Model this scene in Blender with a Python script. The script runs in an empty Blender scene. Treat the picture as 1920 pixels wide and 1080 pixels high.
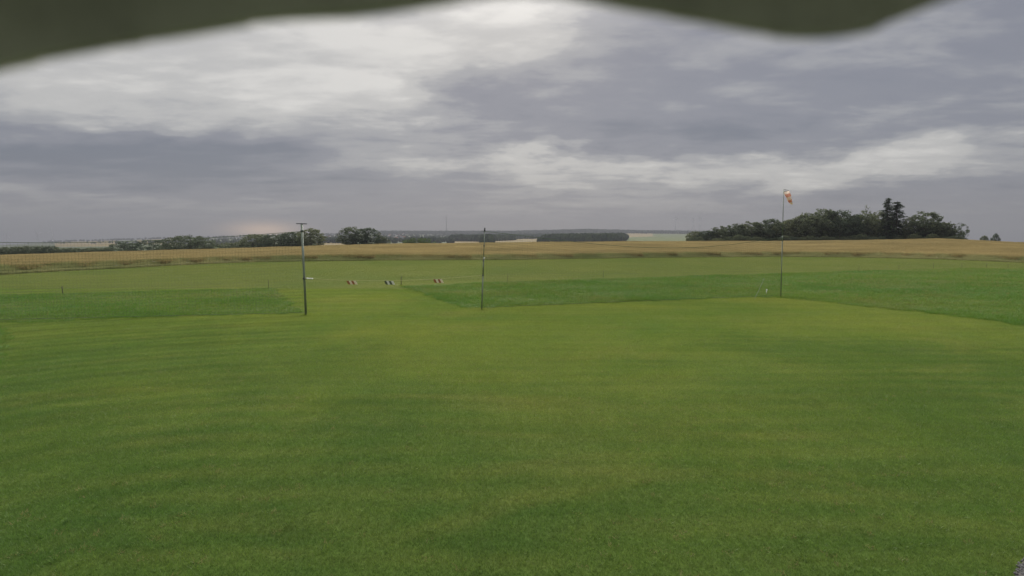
import bpy, bmesh, math, random
import numpy as np
from mathutils import Vector, Matrix

R = math.radians
rng = random.Random(7)
nrg = np.random.default_rng(11)
scene = bpy.context.scene
COL = scene.collection

# ------------------------------------------------------------------ camera
HC = 3.6                       # lens height above the lawn
FPX = 1144.0                   # focal length in pixels of a 1920 wide frame
PITCH = math.atan(100.0 / FPX)
cd = bpy.data.cameras.new('camera')
cam = bpy.data.objects.new('camera', cd)
COL.objects.link(cam)
cam.location = (0, 0, HC)
cam.rotation_euler = (math.pi / 2 - PITCH, 0, 0)
cd.sensor_width = 36.0
cd.lens = FPX / 1920 * 36.0
cd.clip_start = 0.05
cd.clip_end = 20000
cd.dof.use_dof = True
cd.dof.focus_distance = 26.0
cd.dof.aperture_fstop = 2.5
scene.camera = cam

# ------------------------------------------------------------------ render / exposure
scene.render.engine = 'CYCLES'
scene.view_settings.view_transform = 'Standard'
scene.view_settings.look = 'None'
scene.view_settings.exposure = 2.0
scene.view_settings.gamma = 1.0
scene.view_settings.use_curve_mapping = False
scene.cycles.use_denoising = True
scene.cycles.max_bounces = 8
scene.cycles.diffuse_bounces = 5
scene.cycles.glossy_bounces = 2
scene.cycles.transmission_bounces = 5
scene.cycles.volume_bounces = 0
scene.cycles.transparent_max_bounces = 4

# ------------------------------------------------------------------ sun
SUN_EL = 30.0
sd = bpy.data.lights.new('sun', 'SUN')
sd.energy = 1.5
sd.angle = R(50)
sd.color = (1.0, 0.95, 0.87)
sun = bpy.data.objects.new('sun', sd)
COL.objects.link(sun)
sun.location = (0, 60, 60)
sun.rotation_euler = (-R(90 - SUN_EL), 0, 0)

# ------------------------------------------------------------------ sky: cloud deck over a Nishita sky
world = bpy.data.worlds.new('World')
scene.world = world
world.use_nodes = True
wt = world.node_tree
for n in list(wt.nodes):
    wt.nodes.remove(n)


class NT:
    """tiny helper to write node graphs as expressions"""
    def __init__(self, nt):
        self.nt = nt

    def node(self, typ, **kw):
        n = self.nt.nodes.new(typ)
        for k, v in kw.items():
            setattr(n, k, v)
        return n

    def put(self, sock, v):
        if isinstance(v, bpy.types.NodeSocket):
            self.nt.links.new(v, sock)
        else:
            sock.default_value = v

    def m(self, op, a, b=None, c=None, clamp=False):
        n = self.node('ShaderNodeMath', operation=op)
        n.use_clamp = clamp
        self.put(n.inputs[0], a)
        if b is not None:
            self.put(n.inputs[1], b)
        if c is not None:
            self.put(n.inputs[2], c)
        return n.outputs[0]

    def xyz(self, v):
        n = self.node('ShaderNodeSeparateXYZ')
        self.put(n.inputs[0], v)
        return n.outputs

    def comb(self, x, y, z):
        n = self.node('ShaderNodeCombineXYZ')
        for s, v in zip(n.inputs, (x, y, z)):
            self.put(s, v)
        return n.outputs[0]

    def noise(self, vec, scale, detail=4, rough=0.55, dist=0.0, color=False):
        n = self.node('ShaderNodeTexNoise')
        self.put(n.inputs['Vector'], vec)
        n.inputs['Scale'].default_value = scale
        n.inputs['Detail'].default_value = detail
        n.inputs['Roughness'].default_value = rough
        n.inputs['Distortion'].default_value = dist
        return n.outputs['Color' if color else 'Fac']

    def ramp(self, fac, stops, interp='LINEAR'):
        n = self.node('ShaderNodeValToRGB')
        n.color_ramp.interpolation = interp
        el = n.color_ramp.elements
        while len(el) < len(stops):
            el.new(0.5)
        for e, (p, c) in zip(el, stops):
            e.position = p
            e.color = tuple(c) + (1,) if len(c) == 3 else c
        self.put(n.inputs[0], fac)
        return n.outputs[0]

    def mix(self, fac, a, b, blend='MIX'):
        n = self.node('ShaderNodeMix', data_type='RGBA', blend_type=blend)
        n.clamp_factor = True
        self.put(n.inputs[0], fac)
        for s, v in ((n.inputs[6], a), (n.inputs[7], b)):
            if not isinstance(v, bpy.types.NodeSocket) and len(v) == 3:
                v = tuple(v) + (1,)
            self.put(s, v)
        return n.outputs[2]


W = NT(wt)
tc = W.node('ShaderNodeTexCoord')
dirv = tc.outputs['Generated']
dx, dy, dz = W.xyz(dirv)
az = W.m('ARCTAN2', dx, dy)
el = W.m('ARCSINE', dz)
# cloud deck coordinates: the deck seen in perspective, curving down at the horizon
den = W.m('ADD', W.m('MAXIMUM', dz, 0.0), 0.10)
deck = W.comb(W.m('MULTIPLY', W.m('DIVIDE', dx, den), 0.62), W.m('DIVIDE', dy, den), 0.0)
n_big = W.noise(deck, 0.42, 3, 0.5, 0.2)
n_mid = W.noise(deck, 1.75, 7, 0.60, 0.35)
n_fine = W.noise(deck, 4.2, 5, 0.6, 0.3)
# warp for the larger banks of cloud
wn = W.xyz(W.noise(W.comb(W.m('MULTIPLY', az, 3.0), W.m('MULTIPLY', el, 9.0), 4.0), 1.6, 5, 0.6, 0.0, True))
azw = W.m('ADD', az, W.m('MULTIPLY', W.m('SUBTRACT', wn[0], 0.5), 0.42))
elw = W.m('ADD', el, W.m('MULTIPLY', W.m('SUBTRACT', wn[1], 0.5), 0.15))
val = W.m('MULTIPLY_ADD', W.m('SUBTRACT', n_big, 0.5), 0.65, 0.43)
val = W.m('MULTIPLY_ADD', W.m('SUBTRACT', n_mid, 0.5), 0.68, val)
val = W.m('MULTIPLY_ADD', W.m('SUBTRACT', n_fine, 0.5), 0.36, val)


def px_dir(u, v):
    a, b = (u - 960) / FPX, (540 - v) / FPX
    return Vector((a, math.cos(PITCH) + b * math.sin(PITCH), -math.sin(PITCH) + b * math.cos(PITCH)))


def bank(u, v, hu, hv, amp, val):
    """a bank of lighter or darker cloud in the sky"""
    d = px_dir(u, v).normalized()
    a0, e0 = math.atan2(d.x, d.y), math.asin(d.z)
    ka, ke = FPX / hu, FPX / hv
    p = W.m('POWER', W.m('MULTIPLY', W.m('SUBTRACT', azw, a0), ka), 2.0)
    q = W.m('POWER', W.m('MULTIPLY', W.m('SUBTRACT', elw, e0), ke), 2.0)
    g = W.m('EXPONENT', W.m('MULTIPLY', W.m('ADD', p, q), -1.0))
    return W.m('MULTIPLY_ADD', g, amp, val)


for b in ((520, 115, 430, 95, .40), (800, 70, 260, 70, .26), (1010, 0, 130, 60, .28), (120, 150, 260, 60, .20),
          (1060, 190, 330, 70, -.22), (90, 285, 300, 50, -.24), (520, 335, 340, 48, -.20),
          (1280, 245, 330, 38, -.20), (880, 298, 230, 20, .30), (1230, 325, 330, 28, .34),
          (1700, 308, 190, 26, .34), (1650, 205, 120, 22, .18), (1750, 372, 260, 34, -.16), (1500, 120, 300, 60, .03),
          (1850, 130, 180, 80, -.12), (300, 235, 200, 26, .12), (830, 220, 70, 18, .16)):
    val = bank(*b, val)
cloud = W.ramp(val, [(0.08, (0.040, 0.044, 0.056)), (0.33, (0.060, 0.062, 0.073)), (0.52, (0.092, 0.0925, 0.097)),
                     (0.72, (0.140, 0.138, 0.134)), (0.92, (0.187, 0.183, 0.174))], 'EASE')
# haze towards the horizon evens the clouds out
hz = W.m('SMOOTH_MIN', 1.0, W.m('MULTIPLY', W.m('MAXIMUM', el, 0.0), 20.0), 0.3)
cloud = W.mix(hz, (0.058, 0.060, 0.067), cloud)
# low gap in the cloud far off, warm light behind the hill
d0 = px_dir(493, 431).normalized()
ga = W.m('POWER', W.m('MULTIPLY', W.m('SUBTRACT', az, math.atan2(d0.x, d0.y)), FPX / 54), 2.0)
ge = W.m('POWER', W.m('MULTIPLY', W.m('SUBTRACT', el, math.asin(d0.z)), FPX / 13), 2.0)
glow = W.m('MULTIPLY', W.m('EXPONENT', W.m('MULTIPLY', W.m('ADD', ga, ge), -1.0)), 0.75)
cloud = W.mix(glow, cloud, (0.36, 0.25, 0.165))
# an overcast sky grows brighter towards the zenith
zen = W.m('MULTIPLY_ADD', W.m('POWER', W.m('MAXIMUM', W.m('SUBTRACT', dz, 0.30), 0.0), 1.0), 5.0, 1.0)
bg_c = W.node('ShaderNodeBackground')
W.put(bg_c.inputs[0], cloud)
W.put(bg_c.inputs[1], zen)
sky = W.node('ShaderNodeTexSky', sky_type='NISHITA')
sky.sun_disc = False
sky.sun_elevation = R(SUN_EL)
sky.sun_rotation = 0.0
bg_s = W.node('ShaderNodeBackground')
W.put(bg_s.inputs[0], sky.outputs[0])
bg_s.inputs[1].default_value = 0.02
mx = W.node('ShaderNodeMixShader')
mx.inputs[0].default_value = 0.92
wt.links.new(bg_s.outputs[0], mx.inputs[1])
wt.links.new(bg_c.outputs[0], mx.inputs[2])
wo = W.node('ShaderNodeOutputWorld')
wt.links.new(mx.outputs[0], wo.inputs[0])


# ------------------------------------------------------------------ materials
def material(name):
    m = bpy.data.materials.new(name)
    m.use_nodes = True
    nt = m.node_tree
    for n in list(nt.nodes):
        nt.nodes.remove(n)
    T = NT(nt)
    out = T.node('ShaderNodeOutputMaterial')
    return m, T, out


def finish(T, out, color, rough=0.8, bump=None, spec=0.2, trans=0.0, metallic=0.0):
    p = T.node('ShaderNodeBsdfPrincipled')
    T.put(p.inputs['Base Color'], color if isinstance(color, bpy.types.NodeSocket) else tuple(color) + (1,))
    T.put(p.inputs['Roughness'], rough)
    p.inputs['Specular IOR Level'].default_value = spec
    p.inputs['Metallic'].default_value = metallic
    if bump is not None:
        b = T.node('ShaderNodeBump')
        b.inputs['Strength'].default_value = bump[1]
        b.inputs['Distance'].default_value = bump[2]
        T.put(b.inputs['Height'], bump[0])
        T.nt.links.new(b.outputs[0], p.inputs['Normal'])
    s = p.outputs[0]
    if trans > 0:
        t = T.node('ShaderNodeBsdfTranslucent')
        T.put(t.inputs[0], color if isinstance(color, bpy.types.NodeSocket) else tuple(color) + (1,))
        x = T.node('ShaderNodeMixShader')
        x.inputs[0].default_value = trans
        T.nt.links.new(s, x.inputs[1])
        T.nt.links.new(t.outputs[0], x.inputs[2])
        s = x.outputs[0]
    T.nt.links.new(s, out.inputs[0])


def plain(name, color, rough=0.7, var=0.25, scale=6.0, metallic=0.0, spec=0.3, bump=0.15, trans=0.0):
    """weathered solid colour: two scales of blotches and fine relief"""
    m, T, out = material(name)
    pos = T.node('ShaderNodeTexCoord').outputs['Object']
    f = T.noise(pos, scale, 6, 0.65)
    dark = tuple(c * (1 - var) for c in color)
    lite = tuple(min(1, c * (1 + var)) for c in color)
    c = T.ramp(f, [(0.3, dark), (0.7, lite)])
    finish(T, out, c, rough, (T.noise(pos, scale * 7, 3), bump, 0.01), spec, trans, metallic)
    return m


def world_pos(T):
    return T.node('ShaderNodeNewGeometry').outputs['Position']


def grass_colour(T, base, kind):
    """colour of turf by place: greener and drier areas, swathes of clippings"""
    pos = world_pos(T)
    x, y, z = T.xyz(pos)
    flat = T.comb(x, y, 0.0)
    a = T.noise(flat, 0.09, 4, 0.6, 0.6)
    b = T.noise(flat, 0.55, 5, 0.62, 0.3)
    green, olive, dry = base
    c = T.mix(T.ramp(a, [(0.36, (0, 0, 0)), (0.62, (1, 1, 1))]), green, olive)
    streak = T.noise(T.comb(T.m('MULTIPLY', x, 0.10), T.m('MULTIPLY', y, 0.62), 3.0), 1.0, 5, 0.65, 0.6)
    c = T.mix(T.m('MULTIPLY', T.ramp(streak, [(0.50, (0, 0, 0)), (0.72, (1, 1, 1))]), 0.30), c, dry)
    c = T.mix(T.m('MULTIPLY', T.ramp(b, [(0.55, (0, 0, 0)), (0.75, (1, 1, 1))]), 0.35), c, green)
    if kind == 'meadow':
        hay = T.ramp(T.noise(T.comb(T.m('MULTIPLY', x, 0.6), y, 2.0), 0.17, 5, 0.66, 0.6), [(0.52, (0, 0, 0)), (0.70, (1, 1, 1))])
        c = T.mix(T.m('MULTIPLY', hay, 0.6), c, dry)
        c = T.mix(T.m('MULTIPLY', T.ramp(T.noise(flat, 0.9, 4, 0.7), [(0.5, (0, 0, 0)), (0.7, (1, 1, 1))]), 0.5), c, (0.062, 0.150, 0.022))
    if kind == 'lawn':
        # lens vignetting painted into the lawn colour: darker green towards hut and sides
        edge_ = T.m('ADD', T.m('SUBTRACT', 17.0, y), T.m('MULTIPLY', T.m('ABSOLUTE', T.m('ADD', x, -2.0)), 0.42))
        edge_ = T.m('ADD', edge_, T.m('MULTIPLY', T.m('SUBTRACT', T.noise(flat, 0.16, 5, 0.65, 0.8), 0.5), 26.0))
        vignette = T.m('MULTIPLY', T.m('DIVIDE', T.m('SUBTRACT', edge_, -2.0), 16.0, clamp=True), 0.95)
        c = T.mix(vignette, c, (0.064, 0.128, 0.024))
        # mowing rounds: rows along the flight line that turn back towards the hut at the west end
        px_ = T.m('MAXIMUM', T.m('SUBTRACT', T.m('MULTIPLY', x, -1.0), 4.5), 0.0)
        py_ = T.m('MAXIMUM', T.m('SUBTRACT', y, 6.0), 0.0)
        s = T.m('SQRT', T.m('ADD', T.m('MULTIPLY', px_, px_), T.m('MULTIPLY', py_, py_)))
        s = T.m('ADD', s, T.m('MULTIPLY', T.noise(flat, 0.12, 2), 1.2))
        w = T.m('SINE', T.m('MULTIPLY', s, 7.4))
        w2 = T.m('SINE', T.m('MULTIPLY', s, 3.1))
        brk = T.noise(flat, 0.30, 4, 0.6)
        west = T.m('MULTIPLY_ADD', T.m('DIVIDE', px_, 6.0, clamp=True), 1.3, 0.55)
        row = T.m('MULTIPLY', T.m('MULTIPLY_ADD', w, 0.5, 0.5), T.ramp(brk, [(0.36, (0, 0, 0)), (0.66, (1, 1, 1))]))
        c = T.mix(T.m('MULTIPLY', row, 0.26), c, dry)
        blot = T.m('SUBTRACT', T.noise(flat, 1.3, 5, 0.7, 0.4), 0.5)
        blot2 = T.m('SUBTRACT', T.noise(flat, 5.5, 4, 0.7), 0.5)
        gainv = T.m('MULTIPLY_ADD', T.m('MULTIPLY', T.m('MULTIPLY', T.m('ADD', w2, T.m('MULTIPLY', w, 0.6)), brk), west), 0.075, 1.0)
        gainv = T.m('MULTIPLY_ADD', blot, 0.42, gainv)
        gainv = T.m('MULTIPLY_ADD', blot2, 0.38, gainv)
        patch_ = T.ramp(T.noise(T.comb(T.m('MULTIPLY', x, 0.5), y, 7.0), 0.26, 5, 0.62, 0.7), [(0.56, (0, 0, 0)), (0.72, (1, 1, 1))])
        c = T.mix(T.m('MULTIPLY', patch_, 0.5), c, dry)
        c = T.mix(1.0, c, T.comb(gainv, gainv, gainv), 'MULTIPLY')
    return c, flat


def turf_material(name, base, kind, blade, gain=1.0):
    m, T, out = material(name)
    c, flat = grass_colour(T, base, kind)
    if blade:
        geo = T.node('ShaderNodeNewGeometry')
        r = geo.outputs['Random Per Island']
        c = T.mix(1.0, c, T.ramp(r, [(0.0, (0.72 * gain,) * 3), (0.8, (1.08 * gain,) * 3),
                                     (1.0, (1.45 * gain, 1.3 * gain, 1.0 * gain))]), 'MULTIPLY')
        finish(T, out, c, 0.55, None, 0.25, 0.35)
    else:
        f = T.noise(flat, 9.0, 6, 0.7)
        c = T.mix(1.0, c, T.ramp(f, [(0.3, (0.42, 0.40, 0.34)), (0.7, (0.74, 0.74, 0.68))]), 'MULTIPLY')
        finish(T, out, c, 0.95, (T.noise(flat, 14.0, 5, 0.7), 0.6, 0.05), 0.05)
    return m


LAWN = ((0.120, 0.195, 0.032), (0.186, 0.235, 0.040), (0.215, 0.225, 0.058))
MEAD = ((0.086, 0.192, 0.022), (0.128, 0.215, 0.026), (0.20, 0.205, 0.055))
RUNW = ((0.145, 0.185, 0.042), (0.172, 0.202, 0.050), (0.205, 0.200, 0.068))
M = {}
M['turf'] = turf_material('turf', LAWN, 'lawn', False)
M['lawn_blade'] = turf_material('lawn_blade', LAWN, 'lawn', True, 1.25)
M['runway_blade'] = turf_material('runway_blade', RUNW, 'runway', True, 1.2)
M['meadow_blade'] = turf_material('meadow_blade', MEAD, 'meadow', True, 1.1)


def crop_material(name, cols, trans=0.4):
    m, T, out = material(name)
    pos = world_pos(T)
    x, y, z = T.xyz(pos)
    flat = T.comb(x, y, 0)
    c = T.ramp(T.noise(flat, 0.05, 6, 0.68, 0.5), [(0.35, tuple(q * .86 for q in cols[0])), (0.65, tuple(q * 1.08 for q in cols[1]))])
    r = T.node('ShaderNodeNewGeometry').outputs['Random Per Island']
    c = T.mix(1.0, c, T.ramp(r, [(0, (0.7,) * 3), (1, (1.3,) * 3)]), 'MULTIPLY')
    finish(T, out, c, 0.6, None, 0.2, trans)
    return m


M['wheat_ear'] = crop_material('wheat_ear', ((0.37, 0.305, 0.14), (0.43, 0.345, 0.16)))
M['wheat_stalk'] = crop_material('wheat_stalk', ((0.27, 0.225, 0.095), (0.31, 0.245, 0.105)))
M['weed_leaf'] = crop_material('weed_leaf', ((0.23, 0.265, 0.095), (0.35, 0.325, 0.145)))
M['flower_white'] = plain('flower_white', (0.72, 0.70, 0.62), 0.8, 0.1)


def field_material(name, a, b, scale=0.012, rows=0.0):
    m, T, out = material(name)
    x, y, z = T.xyz(world_pos(T))
    flat = T.comb(x, y, 0)
    c = T.ramp(T.noise(flat, scale, 6, 0.65, 0.4), [(0.32, a), (0.68, b)])
    if rows:
        k = T.noise(T.comb(T.m('MULTIPLY', x, 0.004), T.m('MULTIPLY', y, 0.05), 0), 1.0, 4, 0.6)
        c = T.mix(T.m('MULTIPLY', T.ramp(k, [(0.45, (0, 0, 0)), (0.6, (1, 1, 1))]), rows), c, b)
    finish(T, out, c, 0.95, None, 0.05)
    return m


M['wheat_soil'] = field_material('wheat_soil', (0.24, 0.19, 0.09), (0.29, 0.225, 0.105), 0.3)
M['far_green'] = field_material('far_green', (0.055, 0.075, 0.032), (0.085, 0.095, 0.042), 0.006)
M['far_stubble'] = field_material('far_stubble', (0.15, 0.112, 0.040), (0.20, 0.152, 0.058), 0.02, 0.3)
M['far_meadow'] = field_material('far_meadow', (0.060, 0.085, 0.016), (0.085, 0.100, 0.024), 0.008)

M['forest_floor'] = field_material('forest_floor', (0.022, 0.030, 0.016), (0.035, 0.042, 0.022), 0.02)


def leaf_material(name, a, b, trans=0.5, spec=0.08):
    m, T, out = material(name)
    r = T.node('ShaderNodeNewGeometry').outputs['Random Per Island']
    obr = T.node('ShaderNodeObjectInfo').outputs['Random']
    pos = T.node('ShaderNodeTexCoord').outputs['Object']
    c = T.ramp(T.noise(pos, 0.5, 3, 0.6), [(0.35, a), (0.65, b)])
    c = T.mix(1.0, c, T.ramp(r, [(0, (0.65,) * 3), (1, (1.3,) * 3)]), 'MULTIPLY')
    c = T.mix(1.0, c, T.ramp(obr, [(0, (0.70, 0.76, 0.80)), (1, (1.32, 1.22, 1.05))]), 'MULTIPLY')
    finish(T, out, c, 0.8, None, spec, trans)
    return m


M['leaf'] = leaf_material('leaf', (0.085, 0.106, 0.066), (0.120, 0.140, 0.082))
M['leaf_pale'] = leaf_material('leaf_pale', (0.060, 0.095, 0.030), (0.10, 0.135, 0.042))
M['needle'] = leaf_material('needle', (0.055, 0.080, 0.050), (0.080, 0.105, 0.062), 0.35)
M['far_leaf'] = leaf_material('far_leaf', (0.020, 0.029, 0.018), (0.030, 0.040, 0.022), 0.0, 0.0)
M['bark'] = plain('bark', (0.075, 0.06, 0.045), 0.95, 0.4, 3.0, spec=0.05, bump=0.6)
M['steel'] = plain('steel', (0.15, 0.175, 0.13), 0.55, 0.3, 4.0, metallic=0.3)
M['steel_dark'] = plain('steel_dark', (0.055, 0.06, 0.062), 0.6, 0.3, 5.0)
M['galvanised'] = plain('galvanised', (0.20, 0.23, 0.18), 0.5, 0.3, 3.0, metallic=0.4)
M['wood_post'] = plain('wood_post', (0.10, 0.10, 0.065), 0.9, 0.4, 8.0, spec=0.05, bump=0.5)
M['cord'] = plain('cord', (0.11, 0.14, 0.085), 0.9, 0.2, 10.0, spec=0.05)
M['wire'] = plain('wire', (0.10, 0.10, 0.09), 0.6, 0.2, 10.0)
M['rope_yellow'] = plain('rope_yellow', (0.45, 0.44, 0.22), 0.8, 0.2, 20.0, spec=0.05)
M['white_plastic'] = plain('white_plastic', (0.78, 0.77, 0.72), 0.45, 0.06, 9.0)
M['cream'] = plain('cream', (0.74, 0.64, 0.46), 0.6, 0.08, 14.0)
M['cream_grey'] = plain('cream_grey', (0.66, 0.66, 0.56), 0.6, 0.08, 14.0)
M['board_red'] = plain('board_red', (0.27, 0.095, 0.03), 0.6, 0.2, 14.0)
M['board_green'] = plain('board_green', (0.07, 0.085, 0.045), 0.6, 0.2, 14.0)
M['sock_red'] = plain('sock_red', (0.70, 0.36, 0.27), 0.8, 0.12, 10.0, spec=0.05, trans=0.4)
M['sock_white'] = plain('sock_white', (0.85, 0.74, 0.64), 0.8, 0.08, 10.0, spec=0.05, trans=0.4)
M['render_white'] = plain('render_white', (0.72, 0.69, 0.63), 0.9, 0.1, 0.5)
M['render_cream'] = plain('render_cream', (0.55, 0.48, 0.38), 0.9, 0.1, 0.5)
M['render_grey'] = plain('render_grey', (0.36, 0.35, 0.34), 0.9, 0.1, 0.5)
M['roof_red'] = plain('roof_red', (0.20, 0.085, 0.06), 0.9, 0.2, 0.6)
M['roof_slate'] = plain('roof_slate', (0.085, 0.085, 0.095), 0.8, 0.2, 0.6)
M['glass_dark'] = plain('glass_dark', (0.04, 0.045, 0.05), 0.15, 0.1, 1.0, spec=0.5)
M['turbine_white'] = plain('turbine_white', (0.42, 0.42, 0.44), 0.6, 0.05, 0.1)
M['boards_painted'] = plain('boards_painted', (0.24, 0.27, 0.25), 0.85, 0.35, 4.0, spec=0.1, bump=0.4)
M['felt'] = plain('felt', (0.31, 0.305, 0.24), 0.95, 0.35, 5.0, spec=0.05, bump=0.5)
M['gravel'] = plain('gravel', (0.10, 0.095, 0.085), 0.95, 0.3, 2.0, spec=0.05, bump=0.8)
M['pebble'] = plain('pebble', (0.12, 0.118, 0.11), 0.9, 0.35, 9.0, spec=0.1)


# ------------------------------------------------------------------ mesh helpers
class MB:
    def __init__(self):
        self.v, self.f, self.mi = [], [], []

    def add(self, verts, faces, mi=0):
        o = len(self.v)
        self.v.extend([tuple(p) for p in verts])
        self.f.extend([tuple(i + o for i in f) for f in faces])
        self.mi.extend([mi] * len(faces))

    def box(self, c, s, rot=None, mi=0):
        c = Vector(c)
        vs = []
        for z in (-.5, .5):
            for x, y in ((-.5, -.5), (.5, -.5), (.5, .5), (-.5, .5)):
                p = Vector((x * s[0], y * s[1], z * s[2]))
                if rot is not None:
                    p = rot @ p
                vs.append(c + p)
        self.add(vs, [(3, 2, 1, 0), (4, 5, 6, 7), (0, 1, 5, 4), (1, 2, 6, 5), (2, 3, 7, 6), (3, 0, 4, 7)], mi)

    def tube(self, pts, radii, n=8, mi=0, caps=True):
        pts = [Vector(p) for p in pts]
        if not hasattr(radii, '__len__'):
            radii = [radii] * len(pts)
        vs = []
        ref = Vector((0.13, 0.97, 0.21))
        for i, p in enumerate(pts):
            t = (pts[min(i + 1, len(pts) - 1)] - pts[max(i - 1, 0)]).normalized()
            a = t.cross(ref)
            if a.length < 1e-3:
                a = t.cross(Vector((1, 0, 0)))
            a.normalize()
            b = t.cross(a)
            for k in range(n):
                q = 2 * math.pi * k / n
                vs.append(p + (a * math.cos(q) + b * math.sin(q)) * radii[i])
        fs = []
        for i in range(len(pts) - 1):
            for k in range(n):
                k2 = (k + 1) % n
                fs.append((i * n + k, i * n + k2, (i + 1) * n + k2, (i + 1) * n + k))
        if caps:
            fs.append(tuple(range(n - 1, -1, -1)))
            fs.append(tuple((len(pts) - 1) * n + k for k in range(n)))
        self.add(vs, fs, mi)

    def mesh(self, name, mats, smooth=False):
        me = bpy.data.meshes.new(name)
        me.from_pydata(self.v, [], self.f)
        if not isinstance(mats, (list, tuple)):
            mats = [mats]
        for m in mats:
            me.materials.append(m)
        if len(mats) > 1:
            me.polygons.foreach_set('material_index', self.mi)
        if smooth:
            me.polygons.foreach_set('use_smooth', [True] * len(me.polygons))
        me.update()
        return me

    def obj(self, name, mats, parent=None, smooth=False):
        return link(name, self.mesh(name, mats, smooth), parent)


def link(name, me, parent=None, loc=None):
    o = bpy.data.objects.new(name, me)
    COL.objects.link(o)
    if parent is not None:
        o.parent = parent
    if loc is not None:
        o.location = loc
    return o


def tag(o, label=None, cat=None, group=None, kind=None):
    if label:
        o['label'] = label
    if cat:
        o['category'] = cat
    if group:
        o['group'] = group
    if kind:
        o['kind'] = kind
    return o


def empty(name, loc, rz=0.0, label=None, cat=None, group=None):
    o = bpy.data.objects.new(name, None)
    COL.objects.link(o)
    o.location = loc
    o.rotation_euler = (0, 0, rz)
    o.empty_display_size = 0.3
    return tag(o, label, cat, group)


# ------------------------------------------------------------------ from picture bearings to places
def slope(v):
    b = (540 - v) / FPX
    return (-math.sin(PITCH) + b * math.cos(PITCH)) / (math.cos(PITCH) + b * math.sin(PITCH))


def tan_az(u, v=445):
    b = (540 - v) / FPX
    return (u - 960) / FPX / (math.cos(PITCH) + b * math.sin(PITCH))


def G(u, v, z=0.0):
    """place on the level at height z seen along that bearing"""
    y = (z - HC) / slope(v)
    return Vector((tan_az(u, v) * y, y, z))


def Q(u, v, y):
    return Vector((tan_az(u, v) * y, y, HC + slope(v) * y))


def project(x, y, z):
    b = z - HC
    fwd = y * math.cos(PITCH) - b * math.sin(PITCH)
    up = y * math.sin(PITCH) + b * math.cos(PITCH)
    return 960 + FPX * x / fwd, 540 - FPX * up / fwd


# ------------------------------------------------------------------ terrain
WH = 0.85                                            # height of the wheat
cu = np.array([-400, 0, 240, 480, 720, 960, 1200, 1440, 1600, 1760, 1920, 2300], float)
ct = np.array([tan_az(u) for u in cu])
v_front = [530, 515, 502, 491, 488, 487, 483.5, 481, 482.5, 486, 492.5, 508]
d_front = np.array([G(u, v).y for u, v in zip(cu, v_front)])
v_crest = np.array([493, 479, 471.5, 464.5, 457.5, 454.5, 452.5, 452, 450.5, 447.5, 455, 474])
d_crest = np.array([105, 125, 150, 175, 195, 205, 210, 215, 200, 175, 160, 140.])
h_crest = np.array([HC + slope(v) * d - WH for v, d in zip(v_crest, d_crest)])
far_d = [1200., 2000., 3000., 4300.]
fu = np.array([-400, 0, 100, 200, 300, 400, 480, 600, 700, 850, 960, 1100, 1200, 1300, 1500, 1700, 1900, 2300], float)
ft = np.array([tan_az(u) for u in fu])
far_v = [
    [478, 474, 470, 466, 464, 463, 459, 455.5, 456, 454.5, 453.5, 452.5, 451.5, 452, 453, 462, 470, 475],
    [472, 468, 464, 460, 458, 457, 454, 450, 449, 449, 449, 447, 445, 447, 449, 459, 468, 472],
    [468, 463, 458, 455, 452, 450, 447.5, 445.5, 443, 443.5, 444, 441, 441, 442, 444, 456, 466, 470],
    [464, 459, 454, 451, 448, 446, 443, 441, 437, 437, 437, 433.5, 436, 437, 439, 454, 464, 468]]
far_h = [np.array([HC + slope(v) * d for v in row]) for d, row in zip(far_d, far_v)]


def H(x, y):
    x, y = np.broadcast_arrays(np.asarray(x, float), np.asarray(y, float))
    r = np.hypot(x, y)
    a = np.clip(np.arctan2(x, y), -R(52), R(52))
    t = np.tan(a)
    d = np.where(np.abs(np.arctan2(x, y)) < R(52), y, r * math.cos(R(52)))
    df = np.interp(t, ct, d_front)
    dc = np.interp(t, ct, d_crest)
    hc = np.interp(t, ct, h_crest)
    out = np.zeros_like(d)
    k = np.clip((d - df) / (dc - df), 0, 1)
    s = k * k * (3 - 2 * k) * 0.6 + k * 0.4
    out = np.where(d > df, hc * s, out)
    xs = [dc, dc + 90, np.full_like(d, 620.)] + [np.full_like(d, q) for q in far_d] + [np.full_like(d, 6400.)]
    h0 = np.interp(t, ft, far_h[0])
    hs = [hc, hc - 2.6, h0 - 6.0, h0] + [np.interp(t, ft, q) for q in far_h[1:]]
    hs.append(hs[-1] - 60)
    for i in range(len(xs) - 1):
        m = (d > xs[i]) & (d <= xs[i + 1])
        kk = np.clip((d - xs[i]) / (xs[i + 1] - xs[i]), 0, 1)
        out = np.where(m, hs[i] + (hs[i + 1] - hs[i]) * kk, out)
    return np.where(d > 6400, hs[-1], out)


def Hf(x, y):
    return float(H(x, y))


def hit(u, v, lo=230.0, hi=4400.0):
    """first place on the ground beyond the wheat along a bearing"""
    t, s = tan_az(u, v), slope(v)
    ys = np.geomspace(lo, hi, 700)
    dz = HC + s * ys - H(t * ys, ys)
    idx = np.nonzero(dz <= 0)[0]
    if len(idx) == 0:
        return None
    y = ys[idx[0]]
    return Vector((t * y, y, Hf(t * y, y)))


def in_poly(u, v, poly):
    c = False
    j = len(poly) - 1
    for i in range(len(poly)):
        (x1, y1), (x2, y2) = poly[i], poly[j]
        if (y1 > v) != (y2 > v) and u < (x2 - x1) * (v - y1) / (y2 - y1) + x1:
            c = not c
        j = i
    return c


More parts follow.
